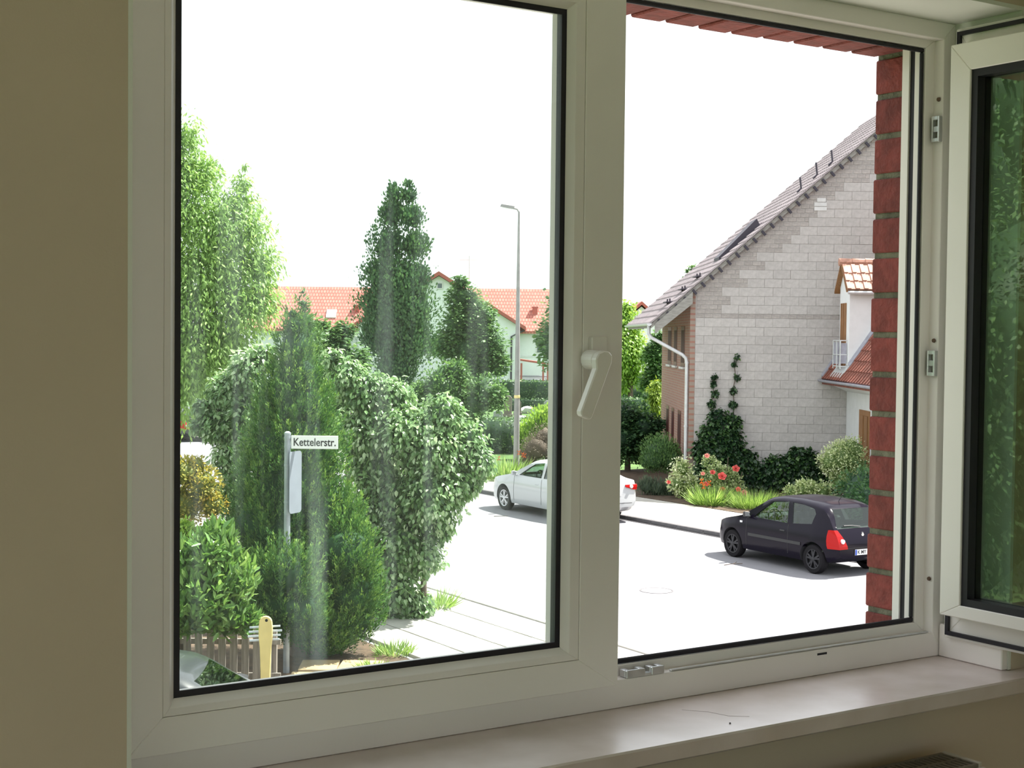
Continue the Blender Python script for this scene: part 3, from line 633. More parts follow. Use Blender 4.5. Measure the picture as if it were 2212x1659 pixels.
dm = part('dormer', MB().prism([(DY0, DB), (DY1, DB), (DY1, DE), ((DY0+DY1)/2, DE+.62), (DY0, DE)], 'x', DXF, 3.0), M['render'], nh, label='white dormer with a tall brown window')
part('dormer_window', MB().box(DXF-.02, DXF+.02, -2.02, -1.40, DB+.12, 5.68).box(DXF-.035, DXF-.02, -2.02, -1.96, DB+.12, 5.68).box(DXF-.035, DXF-.02, -1.46, -1.40, DB+.12, 5.68).box(DXF-.035, DXF-.02, -1.73, -1.68, DB+.12, 5.68), M['doorw'], dm)
pk = (DY0+DY1)/2; PZ = DE+.62
for sgn in (-1, 1):
    e = DY0-.16 if sgn < 0 else DY1+.16; ez = DE-.19
    part('dormer_deck', MB().hexa([(DXF-.14, e, ez), (3.1, e, ez), (3.1, pk, PZ), (DXF-.14, pk, PZ), (DXF-.14, e, ez+.07), (3.1, e, ez+.07), (3.1, pk, PZ+.08), (DXF-.14, pk, PZ+.08)]), M['doorw'], dm)
dn = math.atan2(PZ-DE+.19, (DY1-DY0)/2+.16)
d2 = MB().prism([(-.02, 0), (.34, -.012), (.34, .012), (-.02, .036)], 'x', -.118, .118); d2.prism([(-.02, .03), (.34, .008), (.34, .03), (-.02, .064)], 'x', -.118, -.01)
d2m = d2.mesh('roof_tile', M['ltile'])
for i in range(3):
    for j in range(13):
        obj('roof_tile', d2m, dm, mtx=Matrix.Translation((DXF+.0+j*.24, DY0-.18+i*.32*math.cos(dn), DE-.19+.085+i*.32*math.sin(dn))) @ Matrix.Rotation(dn, 4, 'X'))
rg = MB()
for j in range(9): rg.lathe([(.115, -.19), (.10, .19)], 8, (DXF-.0+j*.37, pk, PZ+.07), 'x')
part('ridge_tiles', rg, M['ltile'], dm)
part('dormer_gutter', MB().tube([(DXF-.1, DY0-.22, DE-.2), (3.0, DY0-.22, DE-.2)], .05, 8), M['zinc'], dm)
part('dormer_flashing', MB().hexa([(DXF, DY0-.20, nz(DXF)+.03), (DXF, DY0, nz(DXF)+.03), (2.4, DY0, nz(2.4)+.03), (2.4, DY0-.20, nz(2.4)+.03), (DXF-.02, DY0-.20, nz(DXF)+.08), (DXF-.02, DY0, nz(DXF)+.16), (2.38, DY0, nz(2.4)+.16), (2.38, DY0-.20, nz(2.4)+.08)]), M['lead'], nh)
part('sill_apron', MB().hexa([(NE+.02, -2.5, nz(NE)+.06), (NE+.02, -1.05, nz(NE)+.06), (DXF, -1.05, nz(DXF)+.04), (DXF, -2.5, nz(DXF)+.04), (NE, -2.5, nz(NE)+.10), (NE, -1.05, nz(NE)+.10), (DXF, -1.05, nz(DXF)+.10), (DXF, -2.5, nz(DXF)+.10)]), M['zinc'], nh)
rl = MB()
for z in (DB+.12, DB+.45, DB+.85): rl.tube([(DXF-.01, -2.2, z), (DXF-.2, -2.2, z), (DXF-.2, -1.3, z), (DXF-.01, -1.3, z)], .016, 5)
for y in (-2.2, -1.75, -1.3): rl.tube([(DXF-.2, y, DB+.05), (DXF-.2, y, DB+.85)], .016, 5)
br_ = part('balconette_rail', rl, M['zinc'], dm, label='grey metal railing in front of the dormer window')
part('balconette_panel', MB().box(DXF-.20, DXF-.17, -1.95, -1.32, DB+.18, DB+.80).box(DXF-.19, DXF-.02, -2.2, -2.185, DB+.2, DB+.78), M['lead'], nh)
dr = part('front_door', MB().box(-.03, .05, -2.95, -1.75, .1, 2.65), M['doorw'], nh, label='brown wooden front door')
part('door_panel', MB().box(-.05, -.03, -2.80, -2.42, .3, 2.5), M['doorw'], dr); part('door_panel', MB().box(-.05, -.03, -2.30, -1.90, .3, 2.5), M['doorw'], dr)

# ------------------------------------------------------------------ far houses
fh = sthing('row_house', 'long white house with a red tiled roof far behind the trees', 'house', -10, 150, 0)
part('wall', MB().box(-16, 16.4, -3.6, 8, 0, 5.3), M['farwall'], fh)
part('roof', MB().prism([(-4.2, 5.15), (0.4, 9.5), (5, 5.15), (5, 4.9), (0.4, 9.2), (-4.2, 4.9)], 'x', -17, 17), M['farroof'], fh)
part('cross_wing', MB().prism([(-5, 0), (10.6, 0), (10.6, 5.6), (2.8, 10.4), (-5, 5.6)], 'y', -8, 1), M['farwall'], fh)
part('wing_roof', MB().prism([(-5.7, 5.2), (2.8, 10.45), (11.3, 5.2), (11.3, 5.55), (2.8, 10.85), (-5.7, 5.55)], 'y', -8.5, 1), M['farred'], fh)
for x, z0, z1, y in ((2.7, 9.2, 9.7, -8.02), (1.0, 2.8, 4.2, -8.02), (5.2, 2.8, 4.2, -8.02), (12.5, 3.0, 4.4, -3.62), (-9, 3.0, 4.4, -3.62), (-13, 3.0, 4.4, -3.62)):
    wn = part('window', MB().box(x-.05, x+1.15 if z0 < 9 else x+.45, y-.04, y+.1, z0, z1), M['farwin'], fh)
    part('window_frame', MB().ring(x-.12, (x+1.22 if z0 < 9 else x+.5), z0-.07, z1+.07, y-.07, y-.03, .10), M['bwhite'], wn)
part('string_course', MB().box(10.7, 16.4, -3.66, -3.6, 2.55, 2.7), M['zinc'], fh)
part('downpipe', MB().tube([(11.1, -8.2, 5.2), (9.9, -8.15, 4.6), (9.9, -8.15, .2)], .09, 6), M['tdark'], fh)
for x in (-14.2, -6.0, 12.0, 14.4): part('roof_vent', MB().box(x, x+.5, -2.4, -1.9, 6.6, 7.6).box(x-.08, x+.58, -2.45, -1.85, 7.5, 7.65), M['farred'], fh)
for x in (-8.8, 15.0): part('roof_window', MB().hexa([(x, -3.05, 6.25), (x+1, -3.05, 6.25), (x+1, -2.2, 7.05), (x, -2.2, 7.05), (x, -3.1, 6.35), (x+1, -3.1, 6.35), (x+1, -2.25, 7.15), (x, -2.25, 7.15)]), M['bwhite'], fh)
part('antenna', MB().tube([(5.6, -4, 9), (5.6, -4, 12.6)], .05, 5).tube([(4.6, -4, 12.2), (6.6, -4, 12.2)], .035, 5), M['zinc'], fh)
pc = sthing('garden_terrace', 'white terrace walls with a small red canopy before the far row house', 'terrace', 3.2, 128, 0)
for x0, x1, y, z in ((-2.6, 4.5, 0, 1.1), (-2.4, 1.0, -.8, .75), (1.0, 4.2, -1.2, .5)):
    part('low_wall', MB().box(x0, x1, y-.15, y+.15, 0, z), M['render'], pc); part('coping', MB().box(x0-.05, x1+.05, y-.22, y+.22, z, z+.10), M['lead'], pc)
part('canopy', MB().hexa([(-2.5, -1.2, 2.5), (-.3, -1.2, 2.2), (-.3, .6, 2.2), (-2.5, .6, 2.5), (-2.5, -1.2, 2.66), (-.3, -1.2, 2.36), (-.3, .6, 2.36), (-2.5, .6, 2.66)]), M['farred'], pc)
for x in (-.5, -.1, -2.4): part('post', MB().box(x-.08, x+.08, -1.1, -.95, 0, 2.3), M['farred'], pc)
sh = sthing('small_house', 'small far house with a red gable roof above the lime green tree', 'house', 14.8, 168, 0)
part('wall', MB().prism([(-3, 0), (3, 0), (3, 5.6), (0, 8.2), (-3, 5.6)], 'y', 0, 8), M['farwall'], sh)
part('roof', MB().prism([(-3.6, 5.3), (0, 8.4), (3.6, 5.3), (3.6, 5.7), (0, 8.8), (-3.6, 5.7)], 'y', -.5, 8.5), M['farred'], sh)
part('window', MB().box(-.35, .35, -.05, .1, 5.6, 6.9), M['farwin'], sh); part('wing', MB().prism([(-1, 4.5), (8, 4.5), (8, 5.2), (3.5, 7.6), (-1, 5.2)], 'x', 3, 12), M['farred'], sh)

# ------------------------------------------------------------------ street lamp, street sign, posts, fence
lp = sthing('street_lamp', 'tall thin grey street lamp behind the white car', 'street lamp', .17, 48, 0)
part('pole', MB().tube([(0, 0, 0), (0, 0, 3.4), (0, 0, 6.2), (0, 0, 8.72)], [.105, .085, .062, .034], 10), M['lamp'], lp, 50)
part('collar', MB().lathe([(.095, 2.60), (.10, 2.62), (.10, 2.68), (.095, 2.70)], 12), M['yellow'], lp, label='thin yellowish band round the pole')
part('arm', MB().tube([(0, 0, 8.70), (-.06, 0, 8.80), (-.22, 0, 8.84)], .03, 6), M['lamp'], lp)
lh = part('lamp_head', MB().hexa([(-.62, -.08, 8.88), (-.16, -.06, 8.80), (-.16, .06, 8.80), (-.62, .08, 8.88), (-.58, -.06, 8.97), (-.14, -.05, 8.90), (-.14, .05, 8.90), (-.58, .06, 8.97)]), M['lamp'], lp, None, .01)
part('diffuser', MB().hexa([(-.57, -.06, 8.855), (-.24, -.05, 8.80), (-.24, .05, 8.80), (-.57, .06, 8.855), (-.59, -.07, 8.876), (-.22, -.055, 8.81), (-.22, .055, 8.81), (-.59, .07, 8.876)]), M['clear'], lh)
sg = sthing('street_sign', 'white street name sign on a galvanised post in front of the thuja', 'street sign', -3.03, 19.72, 0)
part('post', MB().tube([(0, 0, 0), (0, 0, 3.28)], .043, 12), M['galv'], sg, 50); part('post_cap', MB().lathe([(.046, 3.27), (.046, 3.30), (.02, 3.32)], 12), M['galv'], sg, 50)
pl = part('name_plate', MB().box(.05, .685, -.014, -.006, 3.085, 3.265), M['sign'], sg, None, .003, 'white plate reading Kettelerstr.')
def lettering(txt, parent, loc, size, width, m, rot=(PI/2, 0, 0), bold=.0, name='lettering'):
    c = bpy.data.curves.new(name, 'FONT'); c.body = txt; c.size = size; c.extrude = .0008; c.offset = bold; c.align_x = 'CENTER'; c.align_y = 'CENTER'; c.materials.append(m)
    tmp = obj(name, c); bpy.context.view_layer.update(); dg = bpy.context.evaluated_depsgraph_get()
    me = bpy.data.meshes.new_from_object(tmp.evaluated_get(dg)); me.name = name; bpy.data.objects.remove(tmp); bpy.data.curves.remove(c)
    xs = [v.co.x for v in me.vertices]; k = width/(max(xs)-min(xs))
    me.transform(Matrix.Diagonal((k, 1, 1, 1)))
    if not me.materials: me.materials.append(m)
    o = obj(name, me, parent, loc); o.rotation_euler = rot; return o
lettering('Kettelerstr.', pl, (.3675, -.0155, 3.172), .150, .57, M['ink'], bold=.0022)
part('bracket', MB().box(.02, .06, -.012, .012, 3.10, 3.13).box(.02, .06, -.012, .012, 3.22, 3.25).lathe([(.048, 3.10), (.048, 3.13)], 12).lathe([(.048, 3.22), (.048, 3.25)], 12), M['galv'], sg)
bp = [(-.21+.05*(1-math.cos(0)), 2.22)]
cs = []
for cx_, cz_, q0 in ((.10, 3.00, 0), (-.10, 3.00, PI/2), (-.10, 2.26, PI), (.10, 2.26, 1.5*PI)):
    for k in range(5): q = q0 + k*PI/8; cs.append((cx_+.05*math.cos(q), cz_+.05*math.sin(q)))
part('plate_back', MB().prism(cs, 'y', -.004, .004), M['signback'], sg, label='narrow grey sign plate seen almost edge on', mtx=Matrix.Translation((.108, -.0, 0)) @ Matrix.Rotation(math.radians(66), 4, 'Z'))
for z in (2.36, 2.86): part('clamp', MB().lathe([(.047, z-.014), (.047, z+.014)], 12).box(.02, .07, -.02, .0, z-.012, z+.012), M['galv'], sg)
yp = sthing('yellow_post', 'pale yellow round-headed wooden post before the picket fence', 'post', -2.94, 17.5, 0)  # solid stand-in for a yellow reflection low in the left pane
pf_ = [(-.055, 0), (.055, 0), (.058, .55), (.068, .85), (.083, .98), (.083, 1.10)] + [(.08*math.cos(q), 1.15+.085*math.sin(q)) for q in [PI*k/8 for k in range(1, 8)]] + [(-.083, 1.10), (-.083, .98), (-.068, .85), (-.058, .55)]
part('board', MB().prism(pf_, 'y', -.022, .022), M['yellow'], yp, None, .006)
part('hole', MB().lathe([(.018, -.0235), (.018, .0235)], 12, (.012, 0, 1.185), 'y'), M['ink'], yp)
for i, (z, x0, x1) in enumerate(((1.105, -.20, .17), (1.05, -.21, .19), (.995, -.22, .175), (.945, -.20, .16))):
    part('cross_wire', MB().hexa([(x0, .024, z-.03), (x1, .024, z-.006), (x1, .034, z-.006), (x0, .034, z-.03), (x0, .024, z-.008), (x1, .024, z+.016), (x1, .034, z+.016), (x0, .034, z-.008)]), M['band'], yp, label='pale bluish cross strip')  # bluish reflections in the pane, built as solid strips
fe = sthing('picket_fence', 'weathered wooden picket fence below the laurel', 'fence', -4.15, 18.7, 0)
for i in range(-9, 8):
    x = i*.148; h = .86+random.uniform(-.02, .02)
    part('picket', MB().prism([(x-.047, .05), (x+.047, .05), (x+.047, h-.04), (x, h), (x-.047, h-.04)], 'y', -.012, .012), M['fence'], fe, mtx=Matrix.Rotation(random.uniform(-.01, .01), 4, 'Y'))
for z in (.22, .66): part('rail', MB().box(-1.45, 1.2, .013, .05, z-.035, z+.035), M['fence'], fe)
for x in (-1.3, -.1, 1.1): part('post', MB().box(x-.04, x+.04, .051, .13, 0, .8), M['fence'], fe)
for x, y, sx, sy, r, lab in ((-2.62, 19.35, .30, .22, .05, 'sandstone slab lying left of the sign post base'), (-2.05, 20.0, .29, .30, -.04, 'sandstone slab lying farther right in front of the thuja'), (-2.62, 20.0, .26, .30, .03, 'sandstone slab between the sign post and its right neighbour'), (-2.1, 19.2, .34, .2, .02, 'sandstone slab nearest the right end of the thuja')):
    t = sthing('stone_slab', lab, 'stone slab', x, y, .012, r, 'sandstone slabs in front of the thuja')
    part('top', MB().box(-sx, sx, -sy, sy, .02, .07), M['slab'], t, None, .008); part('bedding', MB().box(-sx+.02, sx-.02, -sy+.02, sy-.02, 0, .0195), M['bjoint'], t)

# ------------------------------------------------------------------ gravestones and boulders behind the hedge
for x, y, w_, h_, m, lab in ((-.22, 84, .46, 1.22, 'stoneb', 'tall brown gravestone left of the lamp pole'), (.35, 86, .40, .85, 'stoneb', 'shorter brown gravestone just behind the lamp pole'), (2.15, 82, .70, 1.05, 'stoneg', 'wide grey gravestone at the right before the dark hedge'), (-.75, 80, .5, .55, 'stoneg', 'low grey gravestone left of the brown one')):
    t = sthing('gravestone', lab, 'gravestone', x, y, -.02, random.uniform(-.1, .1), 'gravestones behind the hedge')
    part('slab', MB().prism([(-w_/2, .18), (w_/2, .18), (w_/2, h_*.9), (w_*.3, h_), (-w_*.3, h_), (-w_/2, h_*.9)], 'y', -.09, .09), M[m], t, None, .01); part('plinth', MB().box(-w_*.62, w_*.62, -.16, .16, 0, .18), M[m], t, None, .01)
for x, y, r, lab in ((.55, 79, .42, 'pale boulder beside the lamp pole'), (1.75, 79, .5, 'pale boulder under the light green shrub'), (.95, 88, .5, 'flat pale boulder before the far hedge')):
    q = IV*np.array([r, r*.7, r*.55])*(1+.08*RNG.standard_normal((len(IV), 1))) + np.array([0, 0, r*.35])
    mb = MB(); mb.add(q.tolist(), IF.tolist())
    o = obj('boulder', mb.mesh('boulder', M['stonew'], 60), None, S(x, y, -.02), -YAW); tag(o, lab, 'boulder', 'boulders behind the hedge')

# ------------------------------------------------------------------ cars
def lerp1(pts, x):
    for (a, p), (b, q) in zip(pts, pts[1:]):
        if x <= b:
            t = max(0, min(1, (x-a)/(b-a) if b > a else 0)); return p + (q-p)*t
    return pts[-1][1]
def smooth1(pts, x, h=.09): return (lerp1(pts, x-h) + 2*lerp1(pts, x) + lerp1(pts, x+h))/4
def car(label, l, d, heading, C, paint, rim, plate_txt=None, group=None):
    """C: length, width, top profile, windows; built nose to tail along s, the front axle at s = C['ax0']"""
    L, W, belt, tum = C['L'], C['W'], C['belt'], C['tum']
    t = sthing('car', label, 'car', l, d, .0, heading, group)
    top = lambda s: smooth1(C['top'], s, .05); bot = lambda s: lerp1(C['bot'], s); plan = lambda s: smooth1(C['plan'], s, .06)*W/2
    def X(s): return C['mid'] - s                # local x forward, origin midway between the axles
    def yside(s, z): return plan(s)*.965 - max(0, z-belt)*tum
    ss = sorted(set([0, .03, .08, .15] + [i*.1 for i in range(2, int(L*10))] + [L-.15, L-.08, L-.03, L]))
    ss = [s for s in ss if s <= L]
    vs = []; fs = []; NP = 0
    for s in ss:
        zt, zb, wv = top(s), bot(s), plan(s); zs = min(belt, zt-.05)
        half = [(wv*.80, zb), (wv*.94, zb+.03), (wv*.985, zb+.12), (wv, (zb+zs)*.47), (wv, (zb+zs)*.56), (wv*.985, zs-.10), (wv*.965, zs)]
        for q in (.3, .6, .84):
            z = zs+(zt-zs)*q; half.append((wv*.965-(z-zs)*tum*(1 if zt > belt+.1 else .6), z))
        ye = half[-1][0]
        half += [(ye-.035, zt-.035*(zt-zs > .1)-.008), (ye*.82, zt-.004), (ye*.45, zt+.008), (0, zt+.012)]
        ringp = [(X(s), y, z) for y, z in half] + [(X(s), -y, z) for y, z in half[-2::-1]]
        NP = len(ringp); vs += ringp
    for i in range(len(ss)-1):
        for k in range(NP):
            fs.append((i*NP+k, i*NP+(k+1) % NP, (i+1)*NP+(k+1) % NP, (i+1)*NP+k))
    fs += [tuple(range(NP)), tuple(range((len(ss)-1)*NP, len(ss)*NP))[::-1]]
    me = MB().add(vs, fs).mesh('body', paint); tmp = obj('tmp_body', me); cut = []
    def cutter(mb):
        c = obj('tmp_cut', mb.mesh('cut', paint)); cut.append(c); md = tmp.modifiers.new('b', 'BOOLEAN'); md.operation = 'DIFFERENCE'; md.object = c; md.solver = 'EXACT'
    for s in (C['ax0'], C['ax1']):
        cutter(MB().lathe([(C['wr']+.055, W*.26), (C['wr']+.055, W*.7)], 28, (X(s), 0, C['wr']), 'y')); cutter(MB().lathe([(C['wr']+.055, -W*.7), (C['wr']+.055, -W*.26)], 28, (X(s), 0, C['wr']), 'y'))
    cab = C['cabin']; n = len(cab); cb = MB()
    cb.add([(X(s), yside(s, z)-.05, z) for s, z in cab] + [(X(s), -yside(s, z)+.05, z) for s, z in cab], [tuple(range(n)), tuple(range(2*n-1, n-1, -1))] + [(i, i+n, (i+1) % n+n, (i+1) % n) for i in range(n)])
    cutter(cb)
    for poly in C['side']: cutter(MB().prism([(X(s), z) for s, z in poly], 'y', -W, W))
    rw = C['rear']; rwp = lambda k: [(-rw['y0']*k, rw['z0']), (rw['y0']*k, rw['z0']), (rw['y1']*k, rw['z1']), (-rw['y1']*k, rw['z1'])]
    cutter(MB().prism(rwp(1), 'x', X(rw['s0']), X(L+.6)))
    fw = C['front']; fwp = [(-fw['y0'], fw['z0']), (fw['y0'], fw['z0']), (fw['y1'], fw['z1']), (-fw['y1'], fw['z1'])]
    cutter(MB().prism(fwp, 'x', X(fw['s0']), X(-.6)))
    dg = bpy.context.evaluated_depsgraph_get(); nm = bpy.data.meshes.new_from_object(tmp.evaluated_get(dg)); nm.name = 'body'
    for o in cut + [tmp]: bpy.data.objects.remove(o)
    nm.materials.clear(); nm.materials.append(paint); nm.materials.append(M['cabin'])
    for p in nm.polygons:
        c = p.center; s = C['mid']-c.x; y = abs(c.y)
        inside = (y < yside(s, c.z)-.03 and c.z > .42 and c.z < top(s)-.03 and .03 < s < L-.03 and min(abs(s-.0), abs(L-s)) > .04)
        surf = c.z > top(s)-.045
        well = min(math.hypot(c.x-X(a), c.z-C['wr']) for a in (C['ax0'], C['ax1'])) < C['wr']+.06 and (y < plan(s)*.95)
        p.material_index = 1 if (well or (inside and not surf)) else 0
        p.use_smooth = True
    nm.set_sharp_from_angle(angle=math.radians(32))
    body = obj('body', nm, t)
    for poly in C['side']:
        for sg_ in (1, -1):
            part('side_window', slabpoly([(X(s), sg_*(yside(s, z)-.014), z) for s, z in poly], (0, -sg_, 0)), M['cglass'], t)
    tx = lambda z: X(rw['sx0'] + (rw['sx1']-rw['sx0'])*(z-rw['z0'])/(rw['z1']-rw['z0']))
    part('rear_window', slabpoly([(tx(z)+.012, y, z) for y, z in rwp(1.0)], (1, 0, 0)), M['cglass'], t)
    fx = lambda z: X(fw['sx0'] + (fw['sx1']-fw['sx0'])*(z-fw['z0'])/(fw['z1']-fw['z0']))
    part('windscreen', slabpoly([(fx(z)-.012, y, z) for y, z in fwp], (-1, 0, 0)), M['cglass'], t)
    wr = C['wr']
    for s in (C['ax0'], C['ax1']):
        for sg_ in (1, -1):
            yo = sg_*(W/2-.035); yi = yo - sg_*.18
            wh = part('wheel', MB().lathe([(wr*.66, yi), (wr*.93, yi), (wr, yi+sg_*.03), (wr, yo-sg_*.03), (wr*.93, yo), (wr*.68, yo-sg_*.004)], 32, (X(s), 0, wr), 'y', False), M['tyre'], t, 40)
            rm = MB().lathe([(wr*.685, yo-sg_*.05), (wr*.685, yo-sg_*.006), (wr*.62, yo-sg_*.012), (wr*.60, yo-sg_*.05)], 32, (X(s), 0, wr), 'y', False).lathe([(wr*.16, yo-sg_*.06), (wr*.15, yo-sg_*.01), (wr*.05, yo-sg_*.006)], 14, (X(s), 0, wr), 'y')
            for k in range(5):
                q = 2*PI*k/5+.3
                for dq in (-.13, .13):
                    a, b = q+dq*.5, q+dq*1.5; ca_, sa_ = math.cos(a), math.sin(a); cb_, sb_ = math.cos(b), math.sin(b); e = .018
                    p0 = (wr*.12*ca_, wr*.12*sa_); p1 = (wr*.63*cb_, wr*.63*sb_); nx, nz_ = -sb_*e, cb_*e
                    rm.hexa([(X(s)+p0[0]-nx, yo-sg_*.045, wr+p0[1]-nz_), (X(s)+p1[0]-nx, yo-sg_*.045, wr+p1[1]-nz_), (X(s)+p1[0]+nx, yo-sg_*.045, wr+p1[1]+nz_), (X(s)+p0[0]+nx, yo-sg_*.045, wr+p0[1]+nz_),
                             (X(s)+p0[0]-nx, yo-sg_*.012, wr+p0[1]-nz_), (X(s)+p1[0]-nx, yo-sg_*.016, wr+p1[1]-nz_), (X(s)+p1[0]+nx, yo-sg_*.016, wr+p1[1]+nz_), (X(s)+p0[0]+nx, yo-sg_*.012, wr+p0[1]+nz_)])
            part('rim', rm, rim, wh)
            part('hub_back', MB().lathe([(wr*.68, yo-sg_*.075), (wr*.60, yo-sg_*.065)], 20, (X(s), 0, wr), 'y'), M['plastic'], wh)
    for sg_ in (1, -1):
        tb = MB()
        for (z1, s1, a1, c1, t1, e1), (z0, s0, a0, c0, t0, e0) in zip(C['tail'], C['tail'][1:]):
            tb.hexa([(X(s0)+.03, sg_*a0, z0), (X(s0)-.006, sg_*a0, z0), (X(s0)-.006, sg_*(c0+.004), z0), (X(s0)+.03, sg_*(c0-.03), z0), (X(s1)+.03, sg_*a1, z1), (X(s1)-.006, sg_*a1, z1), (X(s1)-.006, sg_*(c1+.004), z1), (X(s1)+.03, sg_*(c1-.03), z1)])
            tb.hexa([(X(s0)+.03, sg_*(c0-.03), z0), (X(s0)-.006, sg_*(c0+.004), z0), (X(t0), sg_*(e0+.008), z0), (X(t0), sg_*(e0-.03), z0), (X(s1)+.03, sg_*(c1-.03), z1), (X(s1)-.006, sg_*(c1+.004), z1), (X(t1), sg_*(e1+.008), z1), (X(t1), sg_*(e1-.03), z1)])
        part('tail_light', tb, M['tail'], t)
        bz = C['tailc']; part('reverse_lamp', MB().lathe([(.048, X(bz[0])+.01), (.045, X(bz[0])-.030), (.03, X(bz[0])-.036)], 12, (0, sg_*bz[1], bz[2]), 'x'), M['clear'], t)
        hp = C['head']; part('headlight', slabpoly([(X(s)+.004, sg_*y, z) for s, y, z in hp], (1, sg_*.5, .3), .02), M['clear'], t)
        ms = C['mirror']; mr = part('side_mirror', MB().hexa([(X(ms)-.05, sg_*(yside(ms, belt)+.03), belt+.02), (X(ms)-.05, sg_*(yside(ms, belt)+.17), belt+.03), (X(ms)+.05, sg_*(yside(ms, belt)+.15), belt+.03), (X(ms)+.05, sg_*(yside(ms, belt)+.03), belt+.02),
            (X(ms)-.05, sg_*(yside(ms, belt)+.03), belt+.13), (X(ms)-.05, sg_*(yside(ms, belt)+.175), belt+.15), (X(ms)+.05, sg_*(yside(ms, belt)+.15), belt+.13), (X(ms)+.05, sg_*(yside(ms, belt)+.03), belt+.12)]).box(X(ms)-.03, X(ms)+.03, sg_*(yside(ms, belt)-.02), sg_*(yside(ms, belt)+.05), belt, belt+.05), C.get('mirrorm', paint), t, None, .012)
        part('mirror_glass', MB().hexa([(X(ms)-.054, sg_*(yside(ms, belt)+.045), belt+.035), (X(ms)-.054, sg_*(yside(ms, belt)+.16), belt+.045), (X(ms)-.051, sg_*(yside(ms, belt)+.16), belt+.045), (X(ms)-.051, sg_*(yside(ms, belt)+.045), belt+.035),
            (X(ms)-.054, sg_*(yside(ms, belt)+.045), belt+.12), (X(ms)-.054, sg_*(yside(ms, belt)+.165), belt+.138), (X(ms)-.051, sg_*(yside(ms, belt)+.165), belt+.138), (X(ms)-.051, sg_*(yside(ms, belt)+.045), belt+.12)]), M['silver'], mr)
        for s in C['handles']: part('door_handle', MB().box(X(s)-.075, X(s)+.075, sg_*(plan(s)*.975-.004), sg_*(plan(s)*.975+.022), belt-.155, belt-.125), C.get('handlem', paint), t, None, .006)
        for s in C['seams']:
            sm_ = MB(); zb_, wv_ = bot(s), plan(s); lv = [(zb_+.12, .985), ((zb_+belt)*.47, 1), ((zb_+belt)*.56, 1), (belt-.10, .985), (belt, .965)]
            for (za, ka), (zc, kc) in zip(lv, lv[1:]):
                sm_.hexa([(X(s)-.005, sg_*(wv_*ka-.02), za), (X(s)+.005, sg_*(wv_*ka-.02), za), (X(s)+.005, sg_*(wv_*ka+.003), za), (X(s)-.005, sg_*(wv_*ka+.003), za), (X(s)-.005, sg_*(wv_*kc-.02), zc), (X(s)+.005, sg_*(wv_*kc-.02), zc), (X(s)+.005, sg_*(wv_*kc+.003), zc), (X(s)-.005, sg_*(wv_*kc+.003), zc)])
            part('door_seam', sm_, M['plastic'], t)
        if C.get('strip'):
            a, b, z = C['strip']; part('side_moulding', MB().hexa([(X(b), sg_*(plan(b)-.01), z-.03), (X(a), sg_*(plan(a)-.01), z-.03), (X(a), sg_*(plan(a)+.014), z-.03), (X(b), sg_*(plan(b)+.014), z-.03), (X(b), sg_*(plan(b)-.01), z+.03), (X(a), sg_*(plan(a)-.01), z+.03), (X(a), sg_*(plan(a)+.010), z+.03), (X(b), sg_*(plan(b)+.010), z+.03)]), M['plastic'], t)
        if C.get('blinker'): s, z = C['blinker']; part('side_blinker', MB().box(X(s)-.035, X(s)+.035, sg_*(plan(s)*.985), sg_*(plan(s)+.008), z-.02, z+.02), M['clear'], t)
    pz = C['platez']; xb = X(L)-.012 - C.get('platex', 0)
    pt = part('number_plate', MB().box(xb-.008, xb, -.26, .26, pz-.055, pz+.055), M['plate'], t, label='white rear number plate')
    part('plate_band', MB().box(xb-.0095, xb-.008, .215, .258, pz-.052, pz+.052), M['pblue'], pt)
    if plate_txt: lettering(plate_txt, pt, (xb-.0095, .045, pz), .10, .30, M['ink'], (PI/2, 0, -PI/2), .0015)
    part('bumper_gap', MB().box(X(L-.02), X(L)-.003, -plan(L-.05)*.80, plan(L-.05)*.80, C['gapz']-.006, C['gapz']+.006), M['plastic'], t)
    bz = C['badge']; part('badge', MB().prism([(-.035, bz[1]), (0, bz[1]-.055), (.035, bz[1]), (0, bz[1]+.055)], 'x', X(bz[0])-.018, X(bz[0])+.03), M['silver'], t)
    wz = rw['z0']+.02; part('rear_wiper', MB().tube([(tx(wz)-.02, 0, wz), (tx(wz+.03)-.022, .2, wz+.03), (tx(wz+.03)-.022, .42, wz+.035)], .012, 6), M['plastic'], t)
    part('antenna', MB().tube([(X(C['ant']), 0, top(C['ant'])+.005), (X(C['ant']+.12), 0, top(C['ant'])+.16)], .006, 5), M['plastic'], t)
    sw = C['wheel_s']; st_ = part('steering_wheel', MB(), M['plastic'], t); q = Matrix.Translation((X(sw), W*.2, C['wheel_z'])) @ Matrix.Rotation(math.radians(-62), 4, 'Y')
    mb = MB(); pts = [q @ Vector((.185*math.cos(2*PI*k/20), .185*math.sin(2*PI*k/20), 0)) for k in range(20)]
    for k in range(20): mb.tube([pts[k], pts[(k+1) % 20]], .017, 6)
    for k in (0, 7, 13): mb.tube([q @ Vector((0, 0, 0)), pts[k]], .022, 5)
    o_ = st_.data; st_.data = mb.mesh('steering_wheel', M['plastic']); bpy.data.meshes.remove(o_)
    part('airbag_pad', MB().lathe([(.075, -.01), (.07, .025)], 12).mesh and MB().lathe([(.075, -.01), (.07, .025)], 12), M['cabin'], st_, mtx=q)
    part('dashboard', MB().box(X(sw-.18), X(sw-.5), -W*.40, W*.40, .60, C['wheel_z']+.03), M['cabin'], t, None, .04)
